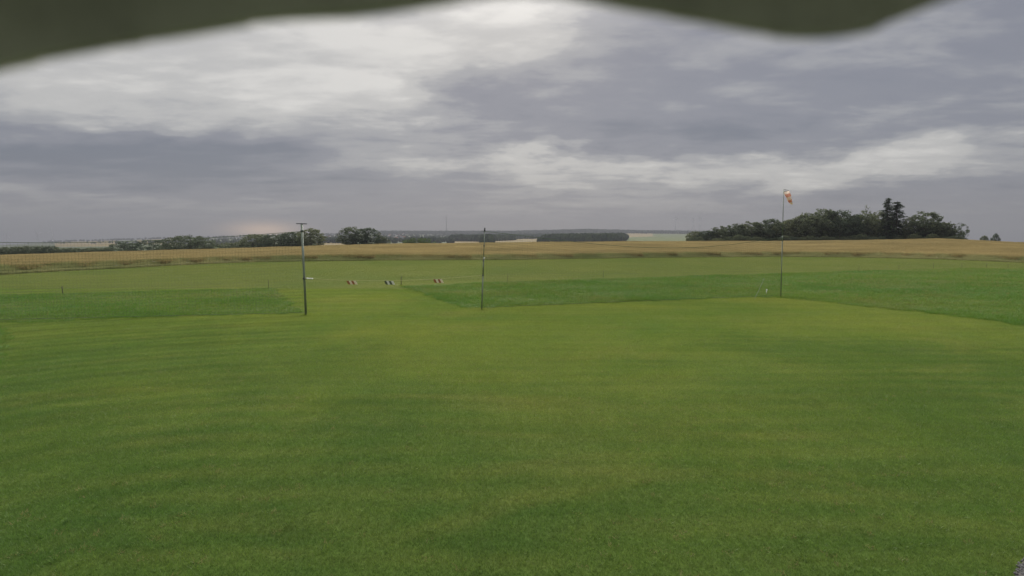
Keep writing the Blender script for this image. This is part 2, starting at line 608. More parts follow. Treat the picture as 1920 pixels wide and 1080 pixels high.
STUBBLE = [
    [(845, 457), (850, 452), (905, 449.5), (906, 457)],
    [(920, 455), (922, 448), (965, 448), (1060, 445.5), (1112, 445), (1100, 448.5), (1062, 451), (1000, 454)],
    [(1062, 443.5), (1070, 439), (1106, 437.5), (1107, 442)],
    [(1113, 441), (1118, 437.5), (1146, 438), (1144, 441)],
    [(96, 463), (98, 453.5), (214, 450.5), (212, 462)],
    [(252, 457), (255, 450), (330, 448), (334, 458)],
    [(1170, 445), (1174, 437.5), (1222, 437), (1224, 443)],
    [(590, 460), (596, 451.5), (650, 453.5), (655, 460)],
]
VW = [[(845, 451), (850, 443), (960, 440), (965, 449), (905, 451.5)], [(960, 447), (965, 441), (1062, 441), (1062, 445)],
      [(1010, 455), (1060, 451.5), (1110, 447), (1112, 442), (1160, 441), (1174, 447), (1166, 452), (1150, 456)],
      [(1104, 441.5), (1106, 438), (1113, 438), (1113, 441.5)],
      [(905, 458), (906, 451), (920, 449), (920, 458)]]
MEADOW = [[(1164, 455), (1176, 442), (1230, 437), (1295, 438), (1295, 455)], [(395, 474), (398, 455), (424, 454), (426, 474)]]
rings = np.concatenate([np.linspace(0, 60, 21)[1:], np.geomspace(64, 320, 60), np.geomspace(335, 6500, 70)])
azs = np.concatenate([np.linspace(-R(48), R(48), 420), np.linspace(R(48), 2 * math.pi - R(48), 80)[1:-1]])
nA = len(azs)
gx = np.outer(rings, np.sin(azs))
gy = np.outer(rings, np.cos(azs))
gz = H(gx, gy)
tv = [(0, 0, 0)] + list(zip(gx.ravel(), gy.ravel(), gz.ravel()))
tf = [(0, 1 + (k + 1) % nA, 1 + k) for k in range(nA)]
tm = [0] * nA
for i in range(len(rings) - 1):
    for k in range(nA):
        k2 = (k + 1) % nA
        tf.append((1 + i * nA + k, 1 + i * nA + k2, 1 + (i + 1) * nA + k2, 1 + (i + 1) * nA + k))
    rr = (rings[i] + rings[i + 1]) / 2
    fx, fy = rr * np.sin(azs), rr * np.cos(azs)
    fz = H(fx, fy)
    front = np.abs(azs) < R(47.9)
    tq = np.where(front, np.tan(np.clip(azs, -R(50), R(50))), 1.1)
    dd = np.where(front, fy, rr * .64)
    df_, dc_ = np.interp(tq, ct, d_front), np.interp(tq, ct, d_crest)
    for k in range(nA):
        mi = 0
        if dd[k] > dc_[k] + 30:
            mi = 2
            if front[k]:
                uu, vv = project(fx[k], fy[k], fz[k])
                if any(in_poly(uu, vv, p) for p in STUBBLE):
                    mi = 3
                elif any(in_poly(uu, vv, p) for p in MEADOW):
                    mi = 4
                elif (690 < uu < 1330 and fy[k] > 3600) or any(in_poly(uu, vv - 1.5, p) for p in VW):
                    mi = 5
        elif dd[k] > df_[k]:
            mi = 1
        tm.append(mi)
gme = bpy.data.meshes.new('ground')
gme.from_pydata(tv, [], tf)
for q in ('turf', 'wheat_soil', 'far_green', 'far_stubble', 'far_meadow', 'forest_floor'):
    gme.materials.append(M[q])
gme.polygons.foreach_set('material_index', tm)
gme.polygons.foreach_set('use_smooth', [True] * len(tf))
gme.update()
tag(link('ground', gme), kind='structure')


# ------------------------------------------------------------------ scattering of uncountable vegetation
def patch_object(name, me):
    return bpy.data.objects.new(name, me)              # only a source of geometry, not in the scene


def scatter(name, pts, rots, scls, var, sources, label=None, cat=None):
    me = bpy.data.meshes.new(name)
    me.from_pydata([tuple(p) for p in pts], [], [])
    a = me.attributes.new('rot', 'FLOAT_VECTOR', 'POINT')
    a.data.foreach_set('vector', np.asarray(rots, np.float32).ravel())
    a = me.attributes.new('scl', 'FLOAT_VECTOR', 'POINT')
    a.data.foreach_set('vector', np.asarray(scls, np.float32).ravel())
    a = me.attributes.new('var', 'INT', 'POINT')
    a.data.foreach_set('value', np.asarray(var, np.int32))
    o = link(name, me)
    ng = bpy.data.node_groups.new(name, 'GeometryNodeTree')
    ng.interface.new_socket('Geometry', in_out='INPUT', socket_type='NodeSocketGeometry')
    ng.interface.new_socket('Geometry', in_out='OUTPUT', socket_type='NodeSocketGeometry')
    gi = ng.nodes.new('NodeGroupInput')
    go = ng.nodes.new('NodeGroupOutput')
    jn = ng.nodes.new('GeometryNodeJoinGeometry')

    def attr(nm, typ):
        n = ng.nodes.new('GeometryNodeInputNamedAttribute')
        n.data_type = typ
        n.inputs['Name'].default_value = nm
        return n.outputs['Attribute']
    ar, asc, av = attr('rot', 'FLOAT_VECTOR'), attr('scl', 'FLOAT_VECTOR'), attr('var', 'INT')
    for i, src in enumerate(sources):
        cmp_ = ng.nodes.new('FunctionNodeCompare')
        cmp_.data_type = 'INT'
        cmp_.operation = 'EQUAL'
        ng.links.new(av, cmp_.inputs[2])
        cmp_.inputs[3].default_value = i
        oi = ng.nodes.new('GeometryNodeObjectInfo')
        oi.inputs['Object'].default_value = src
        oi.inputs['As Instance'].default_value = True
        ip = ng.nodes.new('GeometryNodeInstanceOnPoints')
        ng.links.new(gi.outputs[0], ip.inputs['Points'])
        ng.links.new(cmp_.outputs[0], ip.inputs['Selection'])
        ng.links.new(oi.outputs['Geometry'], ip.inputs['Instance'])
        er = ng.nodes.new('FunctionNodeEulerToRotation')
        ng.links.new(ar, er.inputs[0])
        ng.links.new(er.outputs[0], ip.inputs['Rotation'])
        ng.links.new(asc, ip.inputs['Scale'])
        ng.links.new(ip.outputs[0], jn.inputs[0])
    ng.links.new(jn.outputs[0], go.inputs[0])
    mod = o.modifiers.new('scatter', 'NODES')
    mod.node_group = ng
    tag(o, label, cat, kind='stuff')
    return o


def blades(n, size, hmin, hmax, wid, lean, seed, segs=1):
    """a square of grass blades, vectorised"""
    g = np.random.default_rng(seed)
    x, y = g.uniform(-size / 2, size / 2, (2, n))
    a = g.uniform(0, 2 * math.pi, n)
    h = g.uniform(hmin, hmax, n)
    w = wid * g.uniform(0.6, 1.3, n)
    la = g.uniform(0, 2 * math.pi, n)
    ln = h * lean * g.uniform(0.2, 1.0, n)
    cx, sx = np.cos(a) * w / 2, np.sin(a) * w / 2
    z0 = np.zeros(n)
    tx, ty = x + np.cos(la) * ln, y + np.sin(la) * ln
    if segs == 1:
        V = np.stack([np.stack([x - cx, y - sx, z0], 1), np.stack([x + cx, y + sx, z0], 1), np.stack([tx, ty, h], 1)], 1)
        F = [(3 * i, 3 * i + 1, 3 * i + 2) for i in range(n)]
    else:
        mx_, my_ = x + np.cos(la) * ln * .35, y + np.sin(la) * ln * .35
        V = np.stack([np.stack([x - cx, y - sx, z0], 1), np.stack([x + cx, y + sx, z0], 1),
                      np.stack([mx_ + cx * .8, my_ + sx * .8, h * .6], 1), np.stack([mx_ - cx * .8, my_ - sx * .8, h * .6], 1),
                      np.stack([tx, ty, h], 1)], 1)
        F = []
        for i in range(n):
            F += [(5 * i, 5 * i + 1, 5 * i + 2, 5 * i + 3), (5 * i + 3, 5 * i + 2, 5 * i + 4)]
    return V.reshape(-1, 3), F


def blade_mesh(name, mat, *a, **k):
    v, f = blades(*a, **k)
    me = bpy.data.meshes.new(name)
    me.from_pydata(v.tolist(), [], f)
    me.materials.append(mat)
    me.update()
    return me


def world_poly(pts):
    return [(G(u, v).x, G(u, v).y) for u, v in pts]


# the two uncut strips beyond the pit area and the uncut corner at the west side
STRIP_A = world_poly([(-420, 566), (0, 554), (250, 548), (512, 541), (567, 588), (300, 595), (0, 607), (-420, 628)])
STRIP_B = world_poly([(752, 537.5), (905, 531), (1131, 523.5), (1300, 518), (1420, 514.5), (1600, 509), (1760, 504.5), (1920, 504),
                      (2300, 512), (2300, 680), (1920, 611), (1760, 590), (1600, 573), (1500, 562), (1440, 558), (1300, 562), (1100, 570),
                      (905, 577.5), (868, 577), (810, 557)])
STRIP_C = world_poly([(-420, 612), (6, 612), (10, 640), (0, 680), (-60, 760), (-420, 900)])
GRAVEL = world_poly([(2010, 985), (2150, 1010), (2300, 1400), (1900, 1400), (1890, 1150), (1904, 1072), (1930, 1035)])
STRIPS = (STRIP_A, STRIP_B, STRIP_C)


def front_depth(x, y):
    return np.interp(x / y, ct, d_front)


def tile_points(size, x0, x1, y0, y1, keep, jitter=0.0):
    pts = []
    nx, ny = int((x1 - x0) / size), int((y1 - y0) / size)
    for i in range(nx):
        for j in range(ny):
            x = x0 + (i + .5) * size + rng.uniform(-jitter, jitter)
            y = y0 + (j + .5) * size + rng.uniform(-jitter, jitter)
            if y > 1 and abs(x) > 0.95 * y + 4:
                continue
            if keep(x, y):
                pts.append((x, y))
    return pts


def spread(name, xy, sources, zf=None, smin=0.9, smax=1.15, **kw):
    A_ = np.array(xy)
    zz = H(A_[:, 0], A_[:, 1]) if zf else np.zeros(len(xy))
    pts = np.column_stack([A_, zz]).tolist()
    n = len(pts)
    rots = [(0, 0, rng.choice((0, 1, 2, 3)) * math.pi / 2) for _ in range(n)]
    scl = [(1, 1, rng.uniform(smin, smax)) for _ in range(n)]
    var = [rng.randrange(len(sources)) for _ in range(n)]
    return scatter(name, pts, rots, scl, var, sources, **kw)


def free(x, y):
    return not any(in_poly(x, y, p) for p in STRIPS) and not in_poly(x, y, GRAVEL)


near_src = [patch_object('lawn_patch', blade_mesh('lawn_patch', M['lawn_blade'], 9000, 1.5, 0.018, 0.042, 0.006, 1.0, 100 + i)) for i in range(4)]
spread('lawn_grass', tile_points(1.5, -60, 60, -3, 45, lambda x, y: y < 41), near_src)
run_src = [patch_object('runway_patch', blade_mesh('runway_patch', M['runway_blade'], 6500, 2.0, 0.015, 0.035, 0.008, 1.0, 200 + i)) for i in range(3)]
spread('runway_grass', tile_points(2.0, -90, 110, 36, 108, lambda x, y: y >= 40 and y < front_depth(x, y) + 1.0), run_src)

# taller uncut grass
mead_src = []
for i in range(5):
    v1, f1 = blades(280, 0.5, 0.06, 0.19, 0.008, 1.0, 300 + i, 2)
    b = MB()
    b.add(v1.tolist(), f1, 0)
    g = random.Random(330 + i)
    for _ in range(2 if i < 3 else 9):
        x, y, h = g.uniform(-.25, .25), g.uniform(-.25, .25), g.uniform(.18, .34)
        lx, ly = g.uniform(-.06, .06), g.uniform(-.06, .06)
        b.add([(x - .002, y, 0), (x + .002, y, 0), (x + lx, y + ly, h)], [(0, 1, 2)], 0)
        b.add([(x + lx - .006, y + ly, h - .06), (x + lx + .006, y + ly, h - .06), (x + lx * 1.2, y + ly * 1.2, h + .02)], [(0, 1, 2)], 1)
    mead_src.append(patch_object('meadow_patch', b.mesh('meadow_patch', [M['meadow_blade'], M['wheat_stalk']])))


def edge_gap(x, y, poly):
    best = 1e9
    for i in range(len(poly)):
        a, c = Vector(poly[i - 1]), Vector(poly[i])
        d = c - a
        f = max(0, min(1, (Vector((x, y)) - a).dot(d) / d.length_squared))
        best = min(best, (Vector((x, y)) - a - d * f).length)
    return best


mp, ms = [], []
for poly in STRIPS:
    cand = tile_points(0.42, -50, 100, 3, 66, lambda x, y: in_poly(x, y, poly), 0.16)
    for x, y in cand:
        e_ = edge_gap(x, y, poly)
        if rng.random() < .3 * max(0, 1 - e_ / .35):
            continue
        mp.append((x, y))
        big = .78 + .5 * math.sin(x * .55 + 1.3 * math.sin(y * .4)) * math.sin(y * .7 + .8 * math.sin(x * .3)) * .5
        ms.append((1, 1, max(.35, big) * rng.uniform(.75, 1.25) * (.75 + .25 * min(1, e_ / .6))))
scatter('uncut_grass', [(x, y, 0) for x, y in mp], [(0, 0, rng.uniform(0, 6.28)) for _ in mp], ms,
        [rng.choice((0, 0, 0, 1, 1, 1, 2, 2, 2, 3, 4)) for _ in mp], mead_src)

# loose clover and weed tufts on the lawn
tuft_src = [patch_object('weed_tuft', blade_mesh('weed_tuft', M['lawn_blade'], 22, 0.13, 0.02, 0.06, 0.010, 1.5, 400 + i)) for i in range(3)]
tuft_src += [patch_object('weed_tuft', blade_mesh('weed_tuft', M['wheat_stalk'], 14, 0.12, 0.012, 0.045, 0.007, 2.0, 410 + i)) for i in range(2)]
tp = []
while len(tp) < 1500:
    y = 4.5 + 26 * rng.random() ** 1.4
    x = rng.uniform(-.9, .9) * y
    if math.sin(x * .8 + 2 * math.sin(y * .5)) + rng.uniform(-1.3, 1.3) > 0 and free(x, y):
        tp.append((x, y))
spread('weed_tufts', tp, tuft_src, None, 0.6, 1.3)

# wheat
def wheat_mesh(name, n, size, seed, hw):
    g = random.Random(seed)
    b = MB()
    for _ in range(n):
        x, y = g.uniform(-size / 2, size / 2), g.uniform(-size / 2, size / 2)
        h = hw * g.uniform(0.86, 1.06)
        a = g.uniform(0, 6.28)
        la, l = g.uniform(0, 6.28), g.uniform(0.0, 0.10)
        tx, ty = x + math.cos(la) * l, y + math.sin(la) * l
        c, s = math.cos(a), math.sin(a)
        w = 0.010
        b.add([(x - c * w, y - s * w, 0), (x + c * w, y + s * w, 0), (tx, ty, h)], [(0, 1, 2)], 0)
        for q in range(2):
            a2 = g.uniform(0, 6.28)
            z0 = h * g.uniform(.3, .7)
            e = Vector((x, y, z0))
            b.add([e, e + Vector((math.cos(a2) * .10 - .008, math.sin(a2) * .10, .09)), e + Vector((math.cos(a2) * .24, math.sin(a2) * .24, -.02))], [(0, 1, 2)], 0)
        ex, ey = math.cos(la) * .05, math.sin(la) * .05
        ww = 0.013
        b.add([(tx - c * ww, ty - s * ww, h - .01), (tx + c * ww, ty + s * ww, h - .01), (tx + ex + c * ww, ty + ey + s * ww, h + .07),
               (tx + ex - c * ww, ty + ey - s * ww, h + .07)], [(0, 1, 2, 3)], 1)
        b.add([(tx + s * ww, ty - c * ww, h - .01), (tx - s * ww, ty + c * ww, h - .01), (tx + ex - s * ww, ty + ey + c * ww, h + .07),
               (tx + ex + s * ww, ty + ey - c * ww, h + .07)], [(0, 1, 2, 3)], 1)
    return b.mesh(name, [M['wheat_stalk'], M['wheat_ear']])


wh_src = [patch_object('wheat_patch', wheat_mesh('wheat_patch', 520, 2.0, 500 + i, WH)) for i in range(4)]


def in_wheat(x, y):
    t = x / y
    return np.interp(t, ct, d_front) + 1.3 < y < np.interp(t, ct, d_crest) + 12


wp = tile_points(1.9, -160, 200, 44, 236, in_wheat, 0.15)
wz = H(np.array(wp)[:, 0], np.array(wp)[:, 1])
scatter('wheat_crop', [(x, y, z) for (x, y), z in zip(wp, wz)], [(0, 0, rng.choice((0, 1, 2, 3)) * math.pi / 2) for _ in wp],
        [(1, 1, (.97 + .07 * math.sin(x * .23 + 2 * math.sin(y * .11)) * math.sin(y * .31)) * rng.uniform(.94, 1.05)) for x, y in wp],
        [rng.randrange(4) for _ in wp], wh_src)

# weedy verge in front of the crop
verge_src = []
for i in range(4):
    g = random.Random(600 + i)
    v1, f1 = blades(230, 1.0, 0.20, 0.80, 0.016, 0.6, 600 + i, 2)
    b = MB()
    b.add(v1.tolist(), f1, 0)
    if i < 1:
        for _ in range(1):
            x, y, h = g.uniform(-.4, .4), g.uniform(-.4, .4), g.uniform(.5, .85)
            b.tube([(x, y, 0), (x + .02, y, h)], .006, 3, 0)
            for k in range(4):
                q = Vector((x + g.uniform(-.09, .09), y + g.uniform(-.09, .09), h + g.uniform(-.02, .03)))
                r_ = .045
                b.add([q + Vector((r_ * math.cos(j * 1.047), r_ * math.sin(j * 1.047), 0.0)) for j in range(6)], [(0, 1, 2, 3, 4, 5)], 1)
    verge_src.append(patch_object('verge_patch', b.mesh('verge_patch', [M['weed_leaf'], M['flower_white']])))
vp = []
for k in range(2400):
    t = -1.05 + 2.1 * k / 2400
    d = float(np.interp(t, ct, d_front))
    for off in (0.25, 1.0, 1.8):
        vp.append((t * (d + off) + rng.uniform(-.2, .2), d + off + rng.uniform(-.3, .3)))
vvar = [0 if rng.random() < 0.035 else rng.randrange(1, 4) for _ in vp]
vz = H(np.array(vp)[:, 0], np.array(vp)[:, 1])
scatter('verge_weeds', [(x, y, z) for (x, y), z in zip(vp, vz)], [(0, 0, rng.uniform(0, 6.28)) for _ in vp],
        [(1, 1, (.38, .72, 1.08)[i % 3] * rng.uniform(.75, 1.25)) for i in range(len(vp))], vvar, verge_src)

# gravel by the hut
gb = MB()
ng_ = len(GRAVEL)
gcx, gcy = sum(p[0] for p in GRAVEL) / ng_, sum(p[1] for p in GRAVEL) / ng_
gb.add([(x, y, 0.0) for x, y in GRAVEL] + [(gcx + (x - gcx) * .93, gcy + (y - gcy) * .93, 0.045) for x, y in GRAVEL],
       [tuple(range(ng_, 2 * ng_))] + [(i, (i + 1) % ng_, ng_ + (i + 1) % ng_, ng_ + i) for i in range(ng_)])
tag(gb.obj('gravel_path', M['gravel']), kind='structure')
peb = []
for i in range(3):
    bm = bmesh.new()
    bmesh.ops.create_icosphere(bm, subdivisions=1, radius=0.016)
    g = random.Random(i)
    for v in bm.verts:
        v.co *= g.uniform(.7, 1.2)
        v.co.z *= .6
    me = bpy.data.meshes.new('pebble_source')
    bm.to_mesh(me)
    bm.free()
    me.materials.append(M['pebble'])
    peb.append(patch_object('pebble_source', me))
gp = []
xs_, ys_ = [p[0] for p in GRAVEL], [p[1] for p in GRAVEL]
while len(gp) < 5000:
    x, y = rng.uniform(min(xs_), max(xs_)), rng.uniform(min(ys_), max(ys_))
    if in_poly(x, y, GRAVEL):
        gp.append((x, y))
scatter('gravel_stones', [(x, y, .046) for x, y in gp], [(rng.uniform(0, 6), rng.uniform(0, .5), rng.uniform(0, 6)) for _ in gp],
        [(rng.uniform(.6, 1.5),) * 3 for _ in gp], [rng.randrange(3) for _ in gp], peb)


# ------------------------------------------------------------------ trees
def leaf_cloud(b, g, c, rad, n, size, flat=0.75):
    for _ in range(n):
        while True:
            p = Vector((g.uniform(-1, 1), g.uniform(-1, 1), g.uniform(-1, 1)))
            if p.length < 1:
                break
        q = Vector(c) + Vector((p.x * rad, p.y * rad, p.z * rad * flat))
        nrm = (p + Vector((g.uniform(-1, 1), g.uniform(-1, 1), g.uniform(-.6, 1.2))) * .8).normalized()
        a = nrm.orthogonal().normalized()
        a.rotate(Matrix.Rotation(g.uniform(0, 6.28), 3, nrm))
        d = nrm.cross(a)
        s = size * g.uniform(.6, 1.35)
        b.add([q - a * s, q - d * s * .6, q + a * s, q + d * s * .6], [(0, 1, 2, 3)])


def broadleaf(name, seed, low=0.04, width=0.8, n_cl=150, per=34, mat='leaf', gaps=0.0, lump=0.16, fat=0.50):
    """unit tree one metre tall: trunk with limbs and a lumpy dome of leaf clumps"""
    g = random.Random(seed)
    S = 12.0
    tb, cb = MB(), MB()
    lean = Vector((g.uniform(-.3, .3), g.uniform(-.3, .3), 0))
    tb.tube([(0, 0, -.3), lean * .3 + Vector((0, 0, S * .2)), lean + Vector((0, 0, S * .5)), lean * 1.2 + Vector((0, 0, S * .8))], [.26, .2, .12, .03], 7)
    for k in range(9):
        a = 6.28 * k / 9 + g.uniform(-.4, .4)
        z0 = S * g.uniform(.12, .55)
        L = S * width * .42 * g.uniform(.6, 1.0)
        st = Vector((0, 0, z0)) + lean * (z0 / S)
        en = st + Vector((math.cos(a) * L, math.sin(a) * L, L * g.uniform(.25, .7)))
        tb.tube([st, (st + en) / 2 + Vector((0, 0, -.25)), en], [.1, .065, .02], 5)
    # lumps: bulges of the crown's outline
    lumps = []
    for _ in range(13):
        d = Vector((g.gauss(0, 1), g.gauss(0, 1), g.gauss(.35, .8))).normalized()
        lumps.append((d, g.uniform(-.35, 1.0) * lump * 1.5))
    zc, rz = S * (low + (1 - low) * fat), S * (1 - low) * fat
    rw = S * width * .5
    for _ in range(n_cl):
        d = Vector((g.gauss(0, 1), g.gauss(0, 1), g.gauss(.05, 1))).normalized()
        k = 0.86 + sum(a * max(0.0, (d.dot(l) - .55) / .45) for l, a in lumps)
        k = min(k, 1.03) * (g.uniform(.80, 1.0) if g.random() < .72 else g.uniform(.25, .8))
        if g.random() < gaps:
            continue
        q = Vector((d.x * rw * k, d.y * rw * k, zc + d.z * (rz if d.z > 0 else zc - S * low) * k)) + lean * .5
        leaf_cloud(cb, g, q, S * g.uniform(.05, .085), int(per * .8 * g.uniform(.6, 1.3)), .25)
    for bb in (tb, cb):
        bb.v = [(x / S, y / S, z / S) for x, y, z in bb.v]
    return tb.mesh(name + '_trunk', M['bark'], True), cb.mesh(name + '_crown', M[mat])


def spruce(name, seed):
    g = random.Random(seed)
    S = 15.0
    tb, cb = MB(), MB()
    tb.tube([(0, 0, -.3), (0, 0, S * .5), (0.05, 0, S * .99)], [.22, .14, .02], 7)
    z = S * .12
    while z < S * .985:
        k = 1 - z / S
        L0 = S * .17 * (k ** .6) + .35
        for j in range(g.randrange(5, 8)):
            a = g.uniform(0, 6.28)
            L = L0 * g.uniform(.45, 1.2)
            droop = -L * g.uniform(.15, .5) * (0.4 + k)
            st = Vector((0, 0, z))
            en = st + Vector((math.cos(a) * L, math.sin(a) * L, droop))
            tb.tube([st, en], [.035, .01], 3, caps=False)
            for q in range(int(9 + L * 15)):
                f = g.uniform(.15, 1.0)
                p = st.lerp(en, f) + Vector((g.uniform(-.12, .12), g.uniform(-.12, .12), g.uniform(-.5, .06)))
                s = g.uniform(.14, .32)
                d = Vector((math.cos(a) + g.uniform(-.7, .7), math.sin(a) + g.uniform(-.7, .7), g.uniform(-.8, .1))).normalized()
                e = d.cross(Vector((g.uniform(-1, 1), g.uniform(-1, 1), 1))).normalized()
                cb.add([p - d * s, p - e * s * .4, p + d * s, p + e * s * .4], [(0, 1, 2, 3)])
        z += S * g.uniform(.022, .04)
    for bb in (tb, cb):
        bb.v = [(x / S, y / S, q / S) for x, y, q in bb.v]
    return tb.mesh(name + '_trunk', M['bark'], True), cb.mesh(name + '_crown', M['needle'])


KIT = {
    'full': [broadleaf('full_tree', 21 + i, .02, .80, 215, 34) for i in range(4)],
    'tall': [broadleaf('tall_tree', 41 + i, .03, .60, 130, 32, lump=.24, fat=.5) for i in range(3)],
    'airy': [broadleaf('airy_tree', 61 + i, .12, .70, 95, 26, gaps=.2, lump=.32, fat=.48) for i in range(3)],
    'bush': [broadleaf('bush', 81 + i, .0, 1.1, 230, 34, fat=.45) for i in range(3)],
    'pale': [broadleaf('pale_bush', 91 + i, .0, 1.2, 170, 34, 'leaf_pale', fat=.4) for i in range(1)],
    'spruce': [spruce('spruce', 101 + i) for i in range(2)],
}
KW = {'full': .80, 'tall': .60, 'airy': .70, 'bush': 1.1, 'pale': 1.2, 'spruce': .40}
count = {}


def tree(kind, u, v_top, v_base, w_px, y, label, name='broadleaf_tree', cat='tree', group=None, grounded=True):
    """a tree standing at depth y on the ground, as tall and wide as it is seen from the hut"""
    p = Q(u, v_base, y)
    if grounded:
        p.z = Hf(p.x, p.y)
    top = HC + slope(v_top) * y
    hgt = (top - p.z) * 1.02
    wid = w_px * y / FPX
    k = count.get(kind, 0)
    count[kind] = k + 1
    tr, cr = KIT[kind][k % len(KIT[kind])]
    e = empty(name, p, rng.uniform(0, 6.28), label, cat, group)
    sx = wid / KW[kind]
    e.scale = (sx, sx, hgt)
    link('trunk', tr, e)
    link('crown', cr, e)
    return e


CG = 'trees of the copse on the right beyond the wheat'
HID = 'dark broadleaf tree massed inside the copse beyond the wheat'
copse = [
    ('full', 1302, 434, 452, 34, 238, 'lowest dark tree tapering off the left tip of the copse'),
    ('full', 1326, 430, 452, 40, 234, 'low round dark tree second from the left tip of the copse'),
    ('tall', 1349, 423, 452, 34, 232, 'small knobbly tree standing proud near the left tip of the copse'),
    ('full', 1378, 421, 452, 48, 234, 'round tree between the left tip of the copse and the windsock pole'),
    ('full', 1410, 416, 452, 52, 232, 'broad dark copse tree two crowns left of the windsock pole'),
    ('full', 1442, 411, 452, 54, 230, 'dark copse tree just left of the windsock pole'),
    ('full', 1478, 407, 453, 58, 230, 'round-topped copse tree directly behind the windsock pole'),
    ('full', 1512, 402, 453, 56, 228, 'dark copse tree just right of the windsock pole'),
    ('full', 1541, 393, 453, 62, 228, 'bushy tree forming the first high hump of the copse'),
    ('full', 1574, 395, 453, 60, 226, 'broad tree right of the first high hump of the copse'),
    ('full', 1604, 397, 452, 54, 226, 'dark copse tree just left of the thin wispy one'),
    ('airy', 1626, 386, 452, 32, 222, 'thin wispy tree poking above the copse left of the tall conifers'),
    ('full', 1645, 399, 451, 48, 224, 'dark rounded tree at the left foot of the tall conifers'),
    ('tall', 1707, 408, 449, 28, 214, 'narrow tree in the dip right of the tall conifers'),
    ('full', 1735, 398, 449, 66, 212, 'big ragged tree on the right of the dip in the copse'),
    ('airy', 1752, 409, 449, 44, 210, 'open-crowned tree on the right flank of the big ragged one'),
    ('tall', 1779, 417, 447, 26, 206, 'small spiky tree near the right end of the copse'),
    ('full', 1766, 424, 448, 34, 208, 'low leafy tree filling in beside the small spiky one'),
    ('airy', 1800, 418, 447, 30, 204, 'last leaning small tree at the right tip of the copse'),
]
for q in copse:
    tree(*q, group=CG)
for u, vt, vb, w in ((1310, 438, 452, 40), (1360, 429, 452, 52), (1395, 424, 452, 56), (1430, 420, 452, 56), (1462, 415, 452, 60), (1498, 411, 453, 60),
                     (1528, 404, 453, 60), (1560, 402, 453, 60), (1590, 404, 452, 60), (1618, 408, 452, 56), (1640, 410, 451, 56), (1664, 412, 451, 52),
                     (1684, 426, 450, 44), (1720, 416, 449, 50), (1748, 418, 449, 50), (1785, 428, 448, 36)):
    tree('full', u, vt, vb, w, rng.uniform(238, 252) if u < 1700 else rng.uniform(214, 222), HID, group='massed inner trees of the copse')
tree('spruce', 1661, 371, 451, 44, 220, 'taller left spruce of the pair rising above the copse', 'spruce_tree', 'conifer', 'spruces rising above the copse')
tree('spruce', 1679, 377, 451, 60, 218, 'broader right spruce of the pair rising above the copse', 'spruce_tree', 'conifer', 'spruces rising above the copse')
# scrub at the foot of the copse
sc_pts, sc_scl = [], []
for k in range(120):
    u = rng.uniform(1296, 1808)
    y = np.interp(u, [1290, 1700, 1810], [226, 212, 198]) + rng.uniform(-3, 8)
    x = tan_az(u) * y
    sc_pts.append((x, y, Hf(x, y) - .2))
    s = rng.uniform(2.2, 4.2)
    sc_scl.append((s, s, s * rng.uniform(.7, 1.0)))
scrub_src = [patch_object('scrub_source', KIT['bush'][i][1]) for i in range(3)]
scatter('copse_undergrowth', sc_pts, [(0, 0, rng.uniform(0, 6.28)) for _ in sc_pts], sc_scl, [rng.randrange(3) for _ in sc_pts], scrub_src)

tree('full', 1845, 438.5, 450, 17, 330, 'small lone tree on the wheat skyline, nearer to the copse', group='two lone skyline trees')
tree('full', 1867, 439.5, 451, 18, 330, 'small lone tree on the wheat skyline, farther from the copse', group='two lone skyline trees')

FT = 'field trees beyond the wheat on the left'
for q in [
    ('bush', 234, 451, 476, 54, 300, 'low round dark tree, leftmost of the separate crowns past the wheat'),
    ('bush', 288, 446.5, 475, 56, 300, 'middle one of three round dark crowns past the wheat'),
    ('bush', 357, 437, 474, 84, 290, 'largest wide dark tree of the three round crowns past the wheat'),
    ('bush', 330, 455, 475, 46, 296, 'low shrubby tree on the left shoulder of the largest round crown'),
    ('bush', 384, 450, 474, 48, 298, 'low shrubby tree on the right shoulder of the largest round crown'),
    ('bush', 424, 452, 470, 34, 330, 'small greyish bush left of the long tree clump'),
    ('bush', 452, 451, 469, 40, 330, 'low greyish bush touching the long tree clump'),
    ('full', 484, 440, 468, 52, 300, 'rounded tree at the left end of the clump by the T-shaped pole'),
    ('full', 515, 440, 467, 50, 298, 'middle tree of the clump left of the T-shaped pole'),
    ('full', 547, 432, 466, 48, 292, 'tallest clump tree just left of the T-shaped pole'),
    ('bush', 565, 441, 465, 44, 296, 'dark bush directly behind the T-shaped pole'),
    ('full', 583, 429.5, 464, 44, 286, 'flat-topped dark tree just right of the T-shaped pole'),
    ('full', 661, 426.5, 461, 46, 270, 'left and taller tree of the free-standing pair'),
    ('full', 688, 427.5, 461, 44, 268, 'right tree of the free-standing pair in the wheat'),
    ('full', 716, 442, 459, 26, 280, 'little tree beside the free-standing pair'),
]:
    q = list(q)
    q[4] *= 1.22
    tree(*q, group=FT)
tree('pale', 783, 440.5, 458.5, 62, 275, 'wide pale green bush beyond the wheat right of the tree pair', 'pale_bush', 'bush')
ORD = ['first', 'second', 'third', 'fourth', 'fifth', 'sixth', 'seventh', 'eighth', 'ninth', 'tenth', 'eleventh', 'twelfth', 'thirteenth', 'fourteenth', 'fifteenth',
       'sixteenth', 'seventeenth', 'eighteenth', 'nineteenth', 'twentieth', 'twenty-first', 'twenty-second', 'twenty-third', 'twenty-fourth', 'twenty-fifth', 'twenty-sixth']
HG = 'hedgerow trees at the far left'
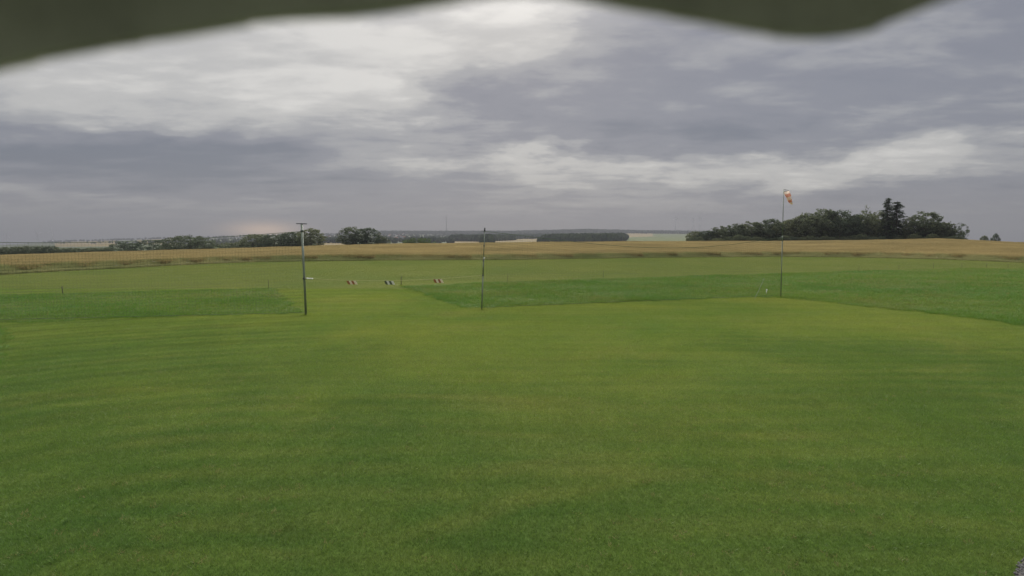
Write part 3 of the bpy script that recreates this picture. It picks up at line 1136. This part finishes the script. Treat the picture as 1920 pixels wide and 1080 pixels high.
for k in range(15):
    u = -14 + k * 15.5 + rng.uniform(-3, 3)
    vt = np.interp(u, [-20, 20, 60, 95, 110, 200], [460, 458, 457.5, 459, 463, 463]) + rng.uniform(-1, 1.5)
    vb = np.interp(u, [-20, 210], [483, 474])
    tree('bush', u, vt, vb, 34, 260, ORD[k] + ' dark bushy tree from the left in the long far-left hedgerow', group=HG, name='hedgerow_tree')

# ------------------------------------------------------------------ far woods, read as one mass each
far_src = []
for i in range(4):
    bm = bmesh.new()
    bmesh.ops.create_icosphere(bm, subdivisions=2, radius=1.0)
    g = random.Random(900 + i)
    for v in bm.verts:
        v.co *= g.uniform(.78, 1.15)
    me = bpy.data.meshes.new('far_crown_source')
    bm.to_mesh(me)
    bm.free()
    me.materials.append(M['far_leaf'])
    far_src.append(patch_object('far_crown_source', me))


def wood(name, pts, rmin, rmax):
    n = len(pts)
    scl = []
    P_ = []
    for p in pts:
        r_ = rng.uniform(rmin, rmax)
        scl.append((r_, r_, r_ * rng.uniform(1.0, 1.4)))
        P_.append((p[0], p[1], p[2] + r_ * .75))
    scatter(name, P_, [(0, 0, rng.uniform(0, 6.28)) for _ in range(n)], scl, [rng.randrange(4) for _ in range(n)], far_src)


ridge = []
for _ in range(9000):
    u = rng.uniform(700, 1320)
    y = rng.uniform(3750, 4420)
    x = tan_az(u) * y
    if u < 712 and rng.random() < .6:
        continue
    ridge.append((x, y, Hf(x, y)))
wood('ridge_wood', ridge, 6, 9.5)
skyl = []
for _ in range(420):
    u = 88 + rng.random() * 620
    y = rng.uniform(4230, 4330)
    x = tan_az(u) * y
    skyl.append((x, y, Hf(x, y)))
wood('skyline_hedge', skyl, 4, 7.5)
vw = []
for poly in VW:
    us, vs = [p[0] for p in poly], [p[1] for p in poly]
    area = (max(us) - min(us)) * (max(vs) - min(vs))
    for _ in range(int(area * 2.2)):
        u, v = rng.uniform(min(us), max(us)), rng.uniform(min(vs), max(vs))
        if in_poly(u, v, poly):
            h_ = hit(u, v + 1.5)
            if h_:
                vw.append(h_)
wood('valley_wood', vw, 5, 8)
vt_ = []
for _ in range(560):
    u = rng.uniform(596, 660) if rng.random() < .42 else rng.uniform(700, 850)
    h_ = hit(u, rng.uniform(439, 456))
    if h_:
        vt_.append(h_)
wood('village_trees', vt_, 3, 6)
lt = []
for _ in range(260):
    u = rng.uniform(330, 500)
    h_ = hit(u, rng.uniform(445, 460))
    if h_:
        lt.append(h_)
for _ in range(160):
    h_ = hit(rng.uniform(40, 330), rng.uniform(452, 457))
    if h_ and rng.random() < .5:
        lt.append(h_)
wood('hillside_scrub', lt, 3, 6)


# ------------------------------------------------------------------ village houses
def house_meshes(wall, roof, seed):
    g = random.Random(seed)
    L, Wd, h, rh = g.uniform(11, 15), g.uniform(8, 10), g.uniform(4.5, 6.5), g.uniform(3, 4.5)
    w, r_, gl = MB(), MB(), MB()
    w.add([(-L / 2, -Wd / 2, -2), (L / 2, -Wd / 2, -2), (L / 2, Wd / 2, -2), (-L / 2, Wd / 2, -2),
           (-L / 2, -Wd / 2, h), (L / 2, -Wd / 2, h), (L / 2, Wd / 2, h), (-L / 2, Wd / 2, h), (-L / 2, 0, h + rh), (L / 2, 0, h + rh)],
          [(0, 1, 5, 4), (2, 3, 7, 6), (1, 2, 6, 9, 5), (3, 0, 4, 8, 7)])
    o, t = .5, .3
    sl = rh / (Wd / 2)
    for s in (-1, 1):
        e = s * (Wd / 2 + o)
        ze, zr = h - o * sl + .05, h + rh + .05
        vs = [(-L / 2 - o, e, ze), (L / 2 + o, e, ze), (L / 2 + o, 0, zr), (-L / 2 - o, 0, zr)]
        r_.add(vs + [(x, y, z + t) for x, y, z in vs], [(3, 2, 1, 0), (4, 5, 6, 7), (0, 1, 5, 4), (1, 2, 6, 5), (2, 3, 7, 6), (3, 0, 4, 7)])
    r_.box((L * .2, .6, h + rh + .4), (.7, .7, 1.6))
    return w.mesh('house_wall', wall), r_.mesh('house_roof', roof)


HK = [house_meshes(M[w], M[r_], i) for i, (w, r_) in enumerate((('render_white', 'roof_red'), ('render_white', 'roof_slate'), ('render_cream', 'roof_red'),
                                                             ('render_grey', 'roof_slate'), ('render_white', 'roof_slate')))]
KND = ['white house with a red roof', 'white house with a slate roof', 'cream house with a red roof', 'grey house with a slate roof', 'white house with a dark roof']


def houses(n, u0, u1, v0, v1, where, group):
    placed = []
    tries = 0
    while len(placed) < n and tries < 4000:
        tries += 1
        u, v = rng.uniform(u0, u1), rng.uniform(v0, v1)
        p = hit(u, v)
        if p is None or any((p - q).length < 20 for q in placed):
            continue
        placed.append(p)
    placed.sort(key=lambda q: q.x / q.y)
    for i, p in enumerate(placed):
        k = rng.randrange(5)
        e = empty('village_house', p, rng.uniform(-1.2, 1.2), ORD[i] + ' ' + KND[k] + ' ' + where, 'house', group)
        link('wall', HK[k][0], e)
        link('roof', HK[k][1], e)


houses(24, 600, 650, 440, 453, 'from the left between the tree groups', 'houses of the village between the two tree groups')
houses(26, 707, 764, 440, 453, 'from the left in the village below the mast', 'houses of the village left of the radio mast')
houses(9, 418, 475, 447, 451, 'from the left on the far hillside', 'houses on the hillside left of the T-shaped pole')

# ------------------------------------------------------------------ radio mast and wind turbines
pm = Q(837, 434, 4050)
pm.z = Hf(pm.x, pm.y)
mast = empty('radio_mast', pm, 0.3, 'tall slender radio mast rising from the wooded ridge', 'mast')
topz = HC + slope(402) * 4050 - pm.z
mb = MB()
for k in range(3):
    a = k * 2.094
    mb.tube([(2.6 * math.cos(a), 2.6 * math.sin(a), -3), (1.1 * math.cos(a), 1.1 * math.sin(a), topz * .86)], .55, 5)
for j in range(24):
    z0, z1 = topz * .86 * j / 24, topz * .86 * (j + 1) / 24
    ra, rb = 2.6 - 1.5 * j / 24, 2.6 - 1.5 * (j + 1) / 24
    for k in range(3):
        a, c = k * 2.094, (k + 1) * 2.094
        mb.tube([(ra * math.cos(a), ra * math.sin(a), z0), (rb * math.cos(c), rb * math.sin(c), z1)], .25, 3, caps=False)
mb.obj('lattice_tower', M['steel_dark'], mast)
ab = MB()
ab.tube([(0, 0, topz * .85), (0, 0, topz)], [.8, .5], 6)
ab.obj('antenna', M['steel_dark'], mast)
for z in (.45, .62, .8):
    db = MB()
    db.tube([(0, 0, topz * z), (0, 0, topz * z + 2.5)], 3.0, 8)
    db.obj('aerial_ring', M['steel'], mast)


def turbine(u, v_hub, v_base, y, label, phase):
    p = Q(u, v_base, y)
    p.z = min(p.z, Hf(p.x, p.y))
    hub = HC + slope(v_hub) * y - p.z
    e = empty('wind_turbine', p, 0.2, label, 'wind turbine', 'wind turbines on the horizon')
    b = MB()
    b.tube([(0, 0, -3), (0, 0, hub)], [2.6, 1.5], 10)
    b.obj('tower', M['turbine_white'], e, True)
    b = MB()
    b.box((0, 1.5, hub + 1), (3.4, 9, 3.6))
    b.obj('nacelle', M['turbine_white'], e)
    for k in range(3):
        a = phase + k * 2.094
        d = Vector((math.sin(a), 0, math.cos(a)))
        s = Vector((math.cos(a), 0, -math.sin(a)))
        c = Vector((0, -3.6, hub + 1))
        L = 36
        b = MB()
        pr = []
        for f, w, t in ((0.0, 1.0, .9), (.2, 1.9, .5), (1.0, .4, .15)):
            q = c + d * L * f
            pr += [q - s * w - Vector((0, t, 0)), q + s * w - Vector((0, t, 0)), q + s * w + Vector((0, t, 0)), q - s * w + Vector((0, t, 0))]
        fs = []
        for i in range(2):
            for j in range(4):
                j2 = (j + 1) % 4
                fs.append((4 * i + j, 4 * i + j2, 4 * i + 4 + j2, 4 * i + 4 + j))
        fs += [(3, 2, 1, 0), (8, 9, 10, 11)]
        b.add(pr, fs)
        b.obj('blade', M['turbine_white'], e)


turbine(1267, 410, 436, 4900, 'wind turbine on the skyline, farthest of three from the copse', 0.2)
turbine(1299, 412, 436, 5000, 'wind turbine on the skyline, middle of three left of the copse', 0.9)
turbine(1312, 411, 436, 4950, 'wind turbine on the skyline, closest of three to the copse', 1.6)
turbine(15, 440, 457, 5000, 'wind turbine on the far left skyline, leftmost of three', 0.5)
turbine(71, 438, 455, 5000, 'wind turbine on the far left skyline, middle of three', 1.3)
turbine(99, 433, 454, 5000, 'wind turbine on the far left skyline, rightmost and tallest of three', 0.1)

# ------------------------------------------------------------------ poles of the safety net
B1, B2, B3 = G(574, 591), G(903, 581), G(1464, 557)


def zat(v, base):
    return HC + slope(v) * base.y


pole1 = empty('net_pole', B1, 0, 'thick grey net pole with a T-shaped crossbar on top', 'pole', 'poles of the safety net')
h1 = zat(420.5, B1)
tx = Q(565.5, 420.5, B1.y).x - B1.x
b = MB()
b.tube([(0, 0, -.3), (tx * .5, 0, h1 * .5), (tx, 0, h1)], [.052, .048, .046], 12)
b.obj('shaft', M['galvanised'], pole1, True)
b = MB()
b.box((tx, 0, h1 + .022), (.46, .05, .038), Matrix.Rotation(R(1.5), 3, 'Y'))
b.obj('crossbar', M['steel_dark'], pole1)
b = MB()
zc = zat(522, B1)
b.tube([(tx * .4, 0, zc - .04), (tx * .41, 0, zc + .04)], .075, 12)
b.obj('clamp', M['steel_dark'], pole1, True)
b = MB()
b.tube([(tx * .86, 0, zat(433, B1) - .03), (tx * .87, 0, zat(433, B1) + .03)], .07, 12)
b.obj('clamp', M['steel_dark'], pole1, True)

pole2 = empty('net_pole', B2, 0, 'thin jointed net pole leaning slightly, middle of the three poles', 'pole', 'poles of the safety net')
h2 = zat(427, B2)
t2 = Q(909, 427, B2.y).x - B2.x


def on2(v):
    z = zat(v, B2)
    return Vector((t2 * z / h2, 0, z))


for va, vb_, r_, mt, nm in ((581, 517, .031, 'steel', 'lower_tube'), (517, 484, .028, 'steel', 'sleeve_tube'), (484, 434, .020, 'galvanised', 'upper_tube'), (434, 427, .034, 'steel_dark', 'end_cap')):
    b = MB()
    b.tube([on2(va) - Vector((0, 0, .2 if va == 581 else 0)), on2(vb_)], r_, 10)
    b.obj(nm, M[mt], pole2, True)
for v in (516, 461, 489):
    b = MB()
    b.tube([on2(v + .8), on2(v - .8)], .042, 10)
    b.obj('clamp', M['steel_dark'], pole2, True)
b = MB()
b.box(on2(483.5) + Vector((.03, -.05, 0)), (.07, .05, .06))
b.obj('insulator', M['white_plastic'], pole2)

pole3 = empty('windsock_pole', B3, 0, 'tall thin pole at the right that carries the windsock', 'pole', 'poles of the safety net')
h3 = zat(354.5, B3)
t3 = Q(1469.5, 354.5, B3.y).x - B3.x


def on3(v):
    z = zat(v, B3)
    return Vector((t3 * z / h3, 0, z))


for va, vb_, r_, mt, nm in ((557, 452, .027, 'steel', 'lower_tube'), (452, 442, .031, 'galvanised', 'joint_sleeve'), (442, 354.5, .020, 'galvanised', 'upper_tube')):
    b = MB()
    b.tube([on3(va) - Vector((0, 0, .2 if va == 557 else 0)), on3(vb_)], r_, 10)
    b.obj(nm, M[mt], pole3, True)
b = MB()
b.tube([on3(355.5), on3(355.5) + Vector((.13, -.02, .0))], .012, 6)
b.obj('swivel_arm', M['steel_dark'], pole3)

# windsock, limp, hanging down from the arm
ws = B3 + on3(356) + Vector((.14, -.03, -.05))
sock = empty('windsock', ws, 0, 'limp orange-red and white striped windsock hanging from the tall pole', 'windsock')
axis = [Vector((.02, 0, -.02)), Vector((.06, 0, -.17)), Vector((.12, -.02, -.34)), Vector((.19, -.02, -.51)), Vector((.27, -.01, -.65)), Vector((.36, 0, -.76))]
rad = [.165, .165, .16, .15, .125, .09]
nseg = 14


def sock_ring(i, f):
    p = axis[i].lerp(axis[i + 1], f)
    r_ = rad[i] + (rad[i + 1] - rad[i]) * f
    t = (axis[i + 1] - axis[i]).normalized()
    a = t.cross(Vector((0, 1, 0))).normalized()
    c = Vector((0, 1, 0))
    out = []
    for k in range(nseg):
        q = 6.2832 * k / nseg
        w = 1 + .12 * math.sin(3 * q + i * 1.7 + f)
        out.append(p + (a * math.cos(q) * (.95 - .1 * i) + c * math.sin(q)) * r_ * w)
    return out


for i in range(5):
    b = MB()
    rr_ = [sock_ring(i, f) for f in (0, .33, .67, 1.0)]
    vs = [p for r_ in rr_ for p in r_]
    fs = []
    for j in range(3):
        for k in range(nseg):
            k2 = (k + 1) % nseg
            fs.append((j * nseg + k, j * nseg + k2, (j + 1) * nseg + k2, (j + 1) * nseg + k))
    b.add(vs, fs)
    b.obj('stripe', M['sock_white' if i % 2 == 0 else 'sock_red'], sock, True)
b = MB()
r0 = sock_ring(0, 0)
b.tube(r0 + [r0[0]], .008, 5, caps=False)
for k in (0, 5, 9):
    b.tube([r0[k], (-.01, 0, .05)], .004, 4, caps=False)
b.obj('hoop', M['steel_dark'], sock)


ft_pts = []
for base, n_ in ((B1, 16), (B2, 12), (B3, 12), (G(1437, 551.5), 5), (G(752, 536), 8), (G(118, 553.5), 8)):
    for _ in range(n_):
        ft_pts.append((base.x + rng.gauss(0, .13), base.y + rng.gauss(0, .13), 0))
scatter('post_foot_grass', ft_pts, [(0, 0, rng.uniform(0, 6.28)) for _ in ft_pts], [(1, 1, rng.uniform(1.5, 3.2)) for _ in ft_pts],
        [rng.randrange(3) for _ in ft_pts], tuft_src[:3])


# ------------------------------------------------------------------ the safety nets (real cords)
def net(name, A, B, top, zlow, cell, label):
    """A, B: ends on the ground; top(f): height of the head rope"""
    e = empty(name, A, 0, label, 'net', 'safety nets between the poles')
    d = B - A
    L = d.length
    cb, rb = MB(), MB()
    n = int(L / cell)
    r_ = .003
    for i in range(n + 1):
        f = i / n
        p = d * f
        cb.tube([p + Vector((0, 0, zlow)), p + Vector((0, 0, top(f)))], r_, 3, caps=False)
    m_ = int(max(top(0), top(1)) / cell)
    for j in range(m_):
        pts = []
        for i in range(0, 25):
            f = i / 24
            pts.append(d * f + Vector((0, 0, zlow + (top(f) - zlow) * j / m_)))
        cb.tube(pts, r_, 3, caps=False)
    tag(cb.obj('netting', M['cord'], e), kind='stuff')
    rb.tube([d * (i / 24) + Vector((0, 0, top(i / 24))) for i in range(25)], .011, 5)
    rb.obj('head_rope', M['cord'], e)
    gb_ = MB()
    gb_.tube([d * (i / 24) + Vector((0, 0, zlow)) for i in range(25)], .008, 5)
    gb_.obj('foot_rope', M['cord'], e)
    return e


A0 = G(-330, 612)
za, zb = zat(450.5, A0) + .15, zat(433.5, B1)
net('safety_net', Vector((B1.x, B1.y, 0)), A0, lambda f: zb + (za - zb) * (1 - (1 - f) ** 2.4) - .30 * math.sin(math.pi * min(1, f)), .12, .13, 'fine green mesh safety net strung left of the T-shaped pole')
zc2, zc3 = zat(433, B2), zat(444, B3)
net('safety_net', Vector((B2.x, B2.y, 0)), Vector((B3.x, B3.y, 0)), lambda f: zc2 + (zc3 - zc2) * f - .9 * math.sin(math.pi * f) * (.55 + .45 * f), .12, .13, 'fine green mesh safety net between the jointed pole and the windsock pole')

# brace line and white peg at the foot of the windsock pole
b = MB()
g0, g1 = G(1414, 561), Q(1433, 522, B3.y - .1)
b.tube([g0 + Vector((0, 0, -.05)), g1], .011, 5)
tag(b.obj('guy_rope', M['galvanised']), 'pale slanting guy rope on the net beside the windsock pole', 'rope')
pg = G(1437, 551.5)
peg = empty('ground_peg', pg, .5, 'small white peg in the grass beside the windsock pole', 'peg')
b = MB()
b.tube([(0, 0, -.05), (0, 0, .24)], .02, 8)
b.obj('pin', M['white_plastic'], peg, True)
b = MB()
b.tube([(0, 0, .24), (.03, 0, .28)], .042, 8)
b.obj('head', M['white_plastic'], peg, True)

# ------------------------------------------------------------------ barrier rope with hanging warning boards
ra = B1 + Vector((tx * .41, -.07, zat(521.5, B1)))
rbk = B2 + on2(516) + Vector((-.05, 0, 0))
bar = empty('barrier_rope', ra, 0, 'thin yellowish barrier rope slung between the two nearer net poles', 'rope')
dv = rbk - ra
sag = .175
rope_at = lambda f: ra + dv * f + Vector((0, 0, -sag * 4 * f * (1 - f)))
b = MB()
b.tube([rope_at(i / 40) - ra for i in range(41)], .007, 5)
b.obj('rope', M['rope_yellow'], bar)
b = MB()
hf = (580 - 569.5) / (903 - 569.5)
c0, c1 = rope_at(hf - .018) - ra, rope_at(hf + .018) - ra
b.tube([c0, c0.lerp(c1, .12), c0.lerp(c1, .3), c0.lerp(c1, .8), c0.lerp(c1, .92), c1], [.02, .04, .028, .028, .044, .016], 10)
b.obj('grip_handle', M['white_plastic'], bar, True)
for u, lab, mats in ((654, 'cream and rust striped warning board on the rope nearest the T-shaped pole', ('cream', 'board_red')),
                     (723, 'grey-green and white striped warning board in the middle of the rope', ('cream_grey', 'board_green')),
                     (816, 'cream and rust striped warning board on the rope nearest the jointed pole', ('cream', 'board_red'))):
    f = (u - 569.5) / (903 - 569.5)
    p = rope_at(f)
    bd = empty('warning_board', p, .05 * rng.uniform(-1, 1), lab, 'warning board', 'warning boards on the barrier rope')
    wdt, hgt = .42, .165
    z1 = -.02
    x0 = -wdt / 2
    # slanted stripes side by side, each its own plate
    sk = .14
    for k in range(4):
        xa = x0 + wdt * k / 4 - .02
        xb = x0 + wdt * (k + 1) / 4 - .02
        t_ = .006 if k % 2 else .008
        vs = [(xa, -t_, z1), (xb - .001, -t_, z1), (xb - .001 + sk * .6, -t_, z1 - hgt), (xa + sk * .6, -t_, z1 - hgt)]
        bk = [(x, t_, z) for x, y, z in vs]
        b = MB()
        b.add(vs + bk, [(3, 2, 1, 0), (4, 5, 6, 7), (0, 1, 5, 4), (1, 2, 6, 5), (2, 3, 7, 6), (3, 0, 4, 7)])
        b.obj('stripe', M[mats[(k + 1) % 2]], bd)
    for sx in (-.15, .12):
        b = MB()
        b.tube([(sx, 0, .014), (sx, 0, -.04)], .006, 5)
        b.obj('hanger', M['wire'], bd)

# ------------------------------------------------------------------ low electric fence along the back of the uncut strips
FP = [(-230, 560, 543), (118, 553.5, 536.5), (504, 541.5, 524.5), (752, 536, 517), (952, 529, 512), (1131, 521, 506.5),
      (1610, 510, 498.5), (1685, 507, 496.5), (1750, 504.5, 493), (1803, 504, 493), (1849, 503.5, 493), (1890, 503.5, 494.5), (2000, 505, 494)]
tops = []
where = ['beyond the left frame edge', 'standing alone at the far left above the uncut strip', 'at the right corner of the left uncut strip',
         'dark one under the rope between two boards', 'just right of the jointed pole', 'halfway between the jointed pole and the windsock', 
         'first past the windsock pole', 'second past the windsock pole', 'third past the windsock pole', 'fourth past the windsock pole',
         'fifth past the windsock pole', 'sixth past the windsock pole', 'outside the right frame edge']
for i, (u, vb_, vt) in enumerate(FP):
    p = G(u, vb_)
    h_ = HC + slope(vt) * p.y
    r_ = .028 if u in (752, 118) else .015
    e = empty('fence_post', p, 0, 'short thin fence post ' + where[i], 'fence post', 'posts of the low wire fence')
    b = MB()
    ln = rng.uniform(-.02, .02)
    b.tube([(0, 0, -.2), (ln, 0, h_ * .55), (ln * 1.6, 0, h_)], [r_, r_, r_ * .9], 7)
    b.obj('stake', M['wood_post'], e, True)
    b = MB()
    b.box((ln * 1.4, -r_ - .012, h_ * .85), (.03, .03, .045))
    b.obj('insulator', M['steel_dark'], e)
    tops.append(p + Vector((ln * 1.4, -r_ - .016, h_ * .85)))
left_t, right_t = tops[:3], tops[3:]
fence_l = empty('fence_wire', tops[0] * 1.0, 0, 'thin fence wire along the back of the left uncut strip', 'wire', 'wires of the low fence')
fence_r = empty('fence_wire', tops[3] * 1.0, 0, 'thin fence wire along the back of the right uncut strip', 'wire', 'wires of the low fence')
for e, tl in ((fence_l, left_t), (fence_r, right_t)):
    for dz_ in (0, -.2):
        b = MB()
        pts = []
        for a, c in zip(tl[:-1], tl[1:]):
            for k in range(4):
                f = k / 4
                pts.append(a.lerp(c, f) - tl[0] + Vector((0, 0, dz_ - .05 * 4 * f * (1 - f))))
        pts.append(tl[-1] - tl[0] + Vector((0, 0, dz_)))
        b.tube(pts, .004, 4)
        b.obj('strand', M['wire'], e)

# ------------------------------------------------------------------ club hut that carries the camera; its sagging roof felt hangs into view
hut = empty('club_hut', (0, -2.2, 0), 0, 'dark sagging roofing felt on the eave of the hut above the lawn', 'hut')
oy = 2.2
b = MB()
for (cx_, cy_, sx_, sy_) in ((0, -.45, 7.0, .08), (0, -3.9, 7.0, .08), (-3.46, -2.175, .08, 3.37), (3.46, -2.175, .08, 3.37)):
    b.box((cx_, cy_ + oy, 1.95), (sx_, sy_, 3.9))
b.obj('wall', M['boards_painted'], hut)
b = MB()
b.box((0, -1.95 + oy, 4.0), (7.8, 4.5, .09), Matrix.Rotation(R(-1.2), 3, 'X'))
rf = b.obj('roof', M['felt'], hut)
yd = .285
pu = [(-260, 175), (-120, 150), (0, 117), (140, 88), (260, 68), (370, 52), (440, 36), (520, 24), (620, 22), (700, 14), (800, -2), (900, -22), (1000, -30), (1090, -20),
      (1180, 2), (1280, 16), (1360, 30), (1440, 46), (1530, 58), (1600, 54), (1660, 42), (1720, 18), (1790, -14), (1880, -45), (2050, -70), (2250, -40), (2500, 20)]
edge = []
for u, v in pu:
    q = Q(u, v, yd)
    edge.append((q.x, q.z))
ext_l = [(-3.9, 3.80), (-3.3, 3.72), (-2.6, 3.78), (-2.0, 3.70), (-1.4, 3.76), (-.9, 3.69), (-.55, 3.70)]
ext_r = [(.62, 3.76), (.9, 3.71), (1.3, 3.78), (1.8, 3.70), (2.4, 3.76), (3.1, 3.72), (3.9, 3.79)]
edge = ext_l + [e_ for e_ in edge if -.5 < e_[0] < .56] + ext_r
# smooth the hem
hx = np.array([e_[0] for e_ in edge])
hz_ = np.array([e_[1] for e_ in edge])
xs = np.unique(np.concatenate([np.linspace(-3.9, 3.9, 160), np.linspace(-.5, .5, 120)]))
zs = np.interp(xs, hx, hz_)
kern = np.array([1, 2, 3, 2, 1.]) / 9
zs[2:-2] = np.convolve(zs, kern, 'valid')
b = MB()
vs, fs = [], []
nr = 8
n = len(xs)
for side in (0, 1):
    for j in range(nr):
        f = j / (nr - 1)
        for i in range(n):
            z = 3.955 + (zs[i] - 3.955) * f
            yy = yd + .003 * math.sin(xs[i] * 7) * f + (.0 if side == 0 else .012)
            vs.append((xs[i], yy + oy, z))
N1 = nr * n
for side in (0, 1):
    for j in range(nr - 1):
        for i in range(n - 1):
            a = side * N1 + j * n + i
            q = (a, a + 1, a + n + 1, a + n)
            fs.append(q if side == 0 else q[::-1])
for i in range(n - 1):
    a = (nr - 1) * n + i
    fs.append((a, a + 1, N1 + a + 1, N1 + a))
b.add(vs, fs)
b.obj('felt_skirt', M['felt'], hut, True)

# ------------------------------------------------------------------ haze
hb = MB()
hb.box((0, 0, 35), (13400, 13400, 330))
hm, T, out = material('haze')
pv = T.node('ShaderNodeVolumePrincipled')
pv.inputs['Color'].default_value = (0.27, 0.28, 0.31, 1)
pv.inputs['Density'].default_value = 0.00021
pv.inputs['Anisotropy'].default_value = 0.2
T.nt.links.new(pv.outputs[0], out.inputs['Volume'])
ho = hb.obj('haze', hm)
tag(ho, kind='stuff')
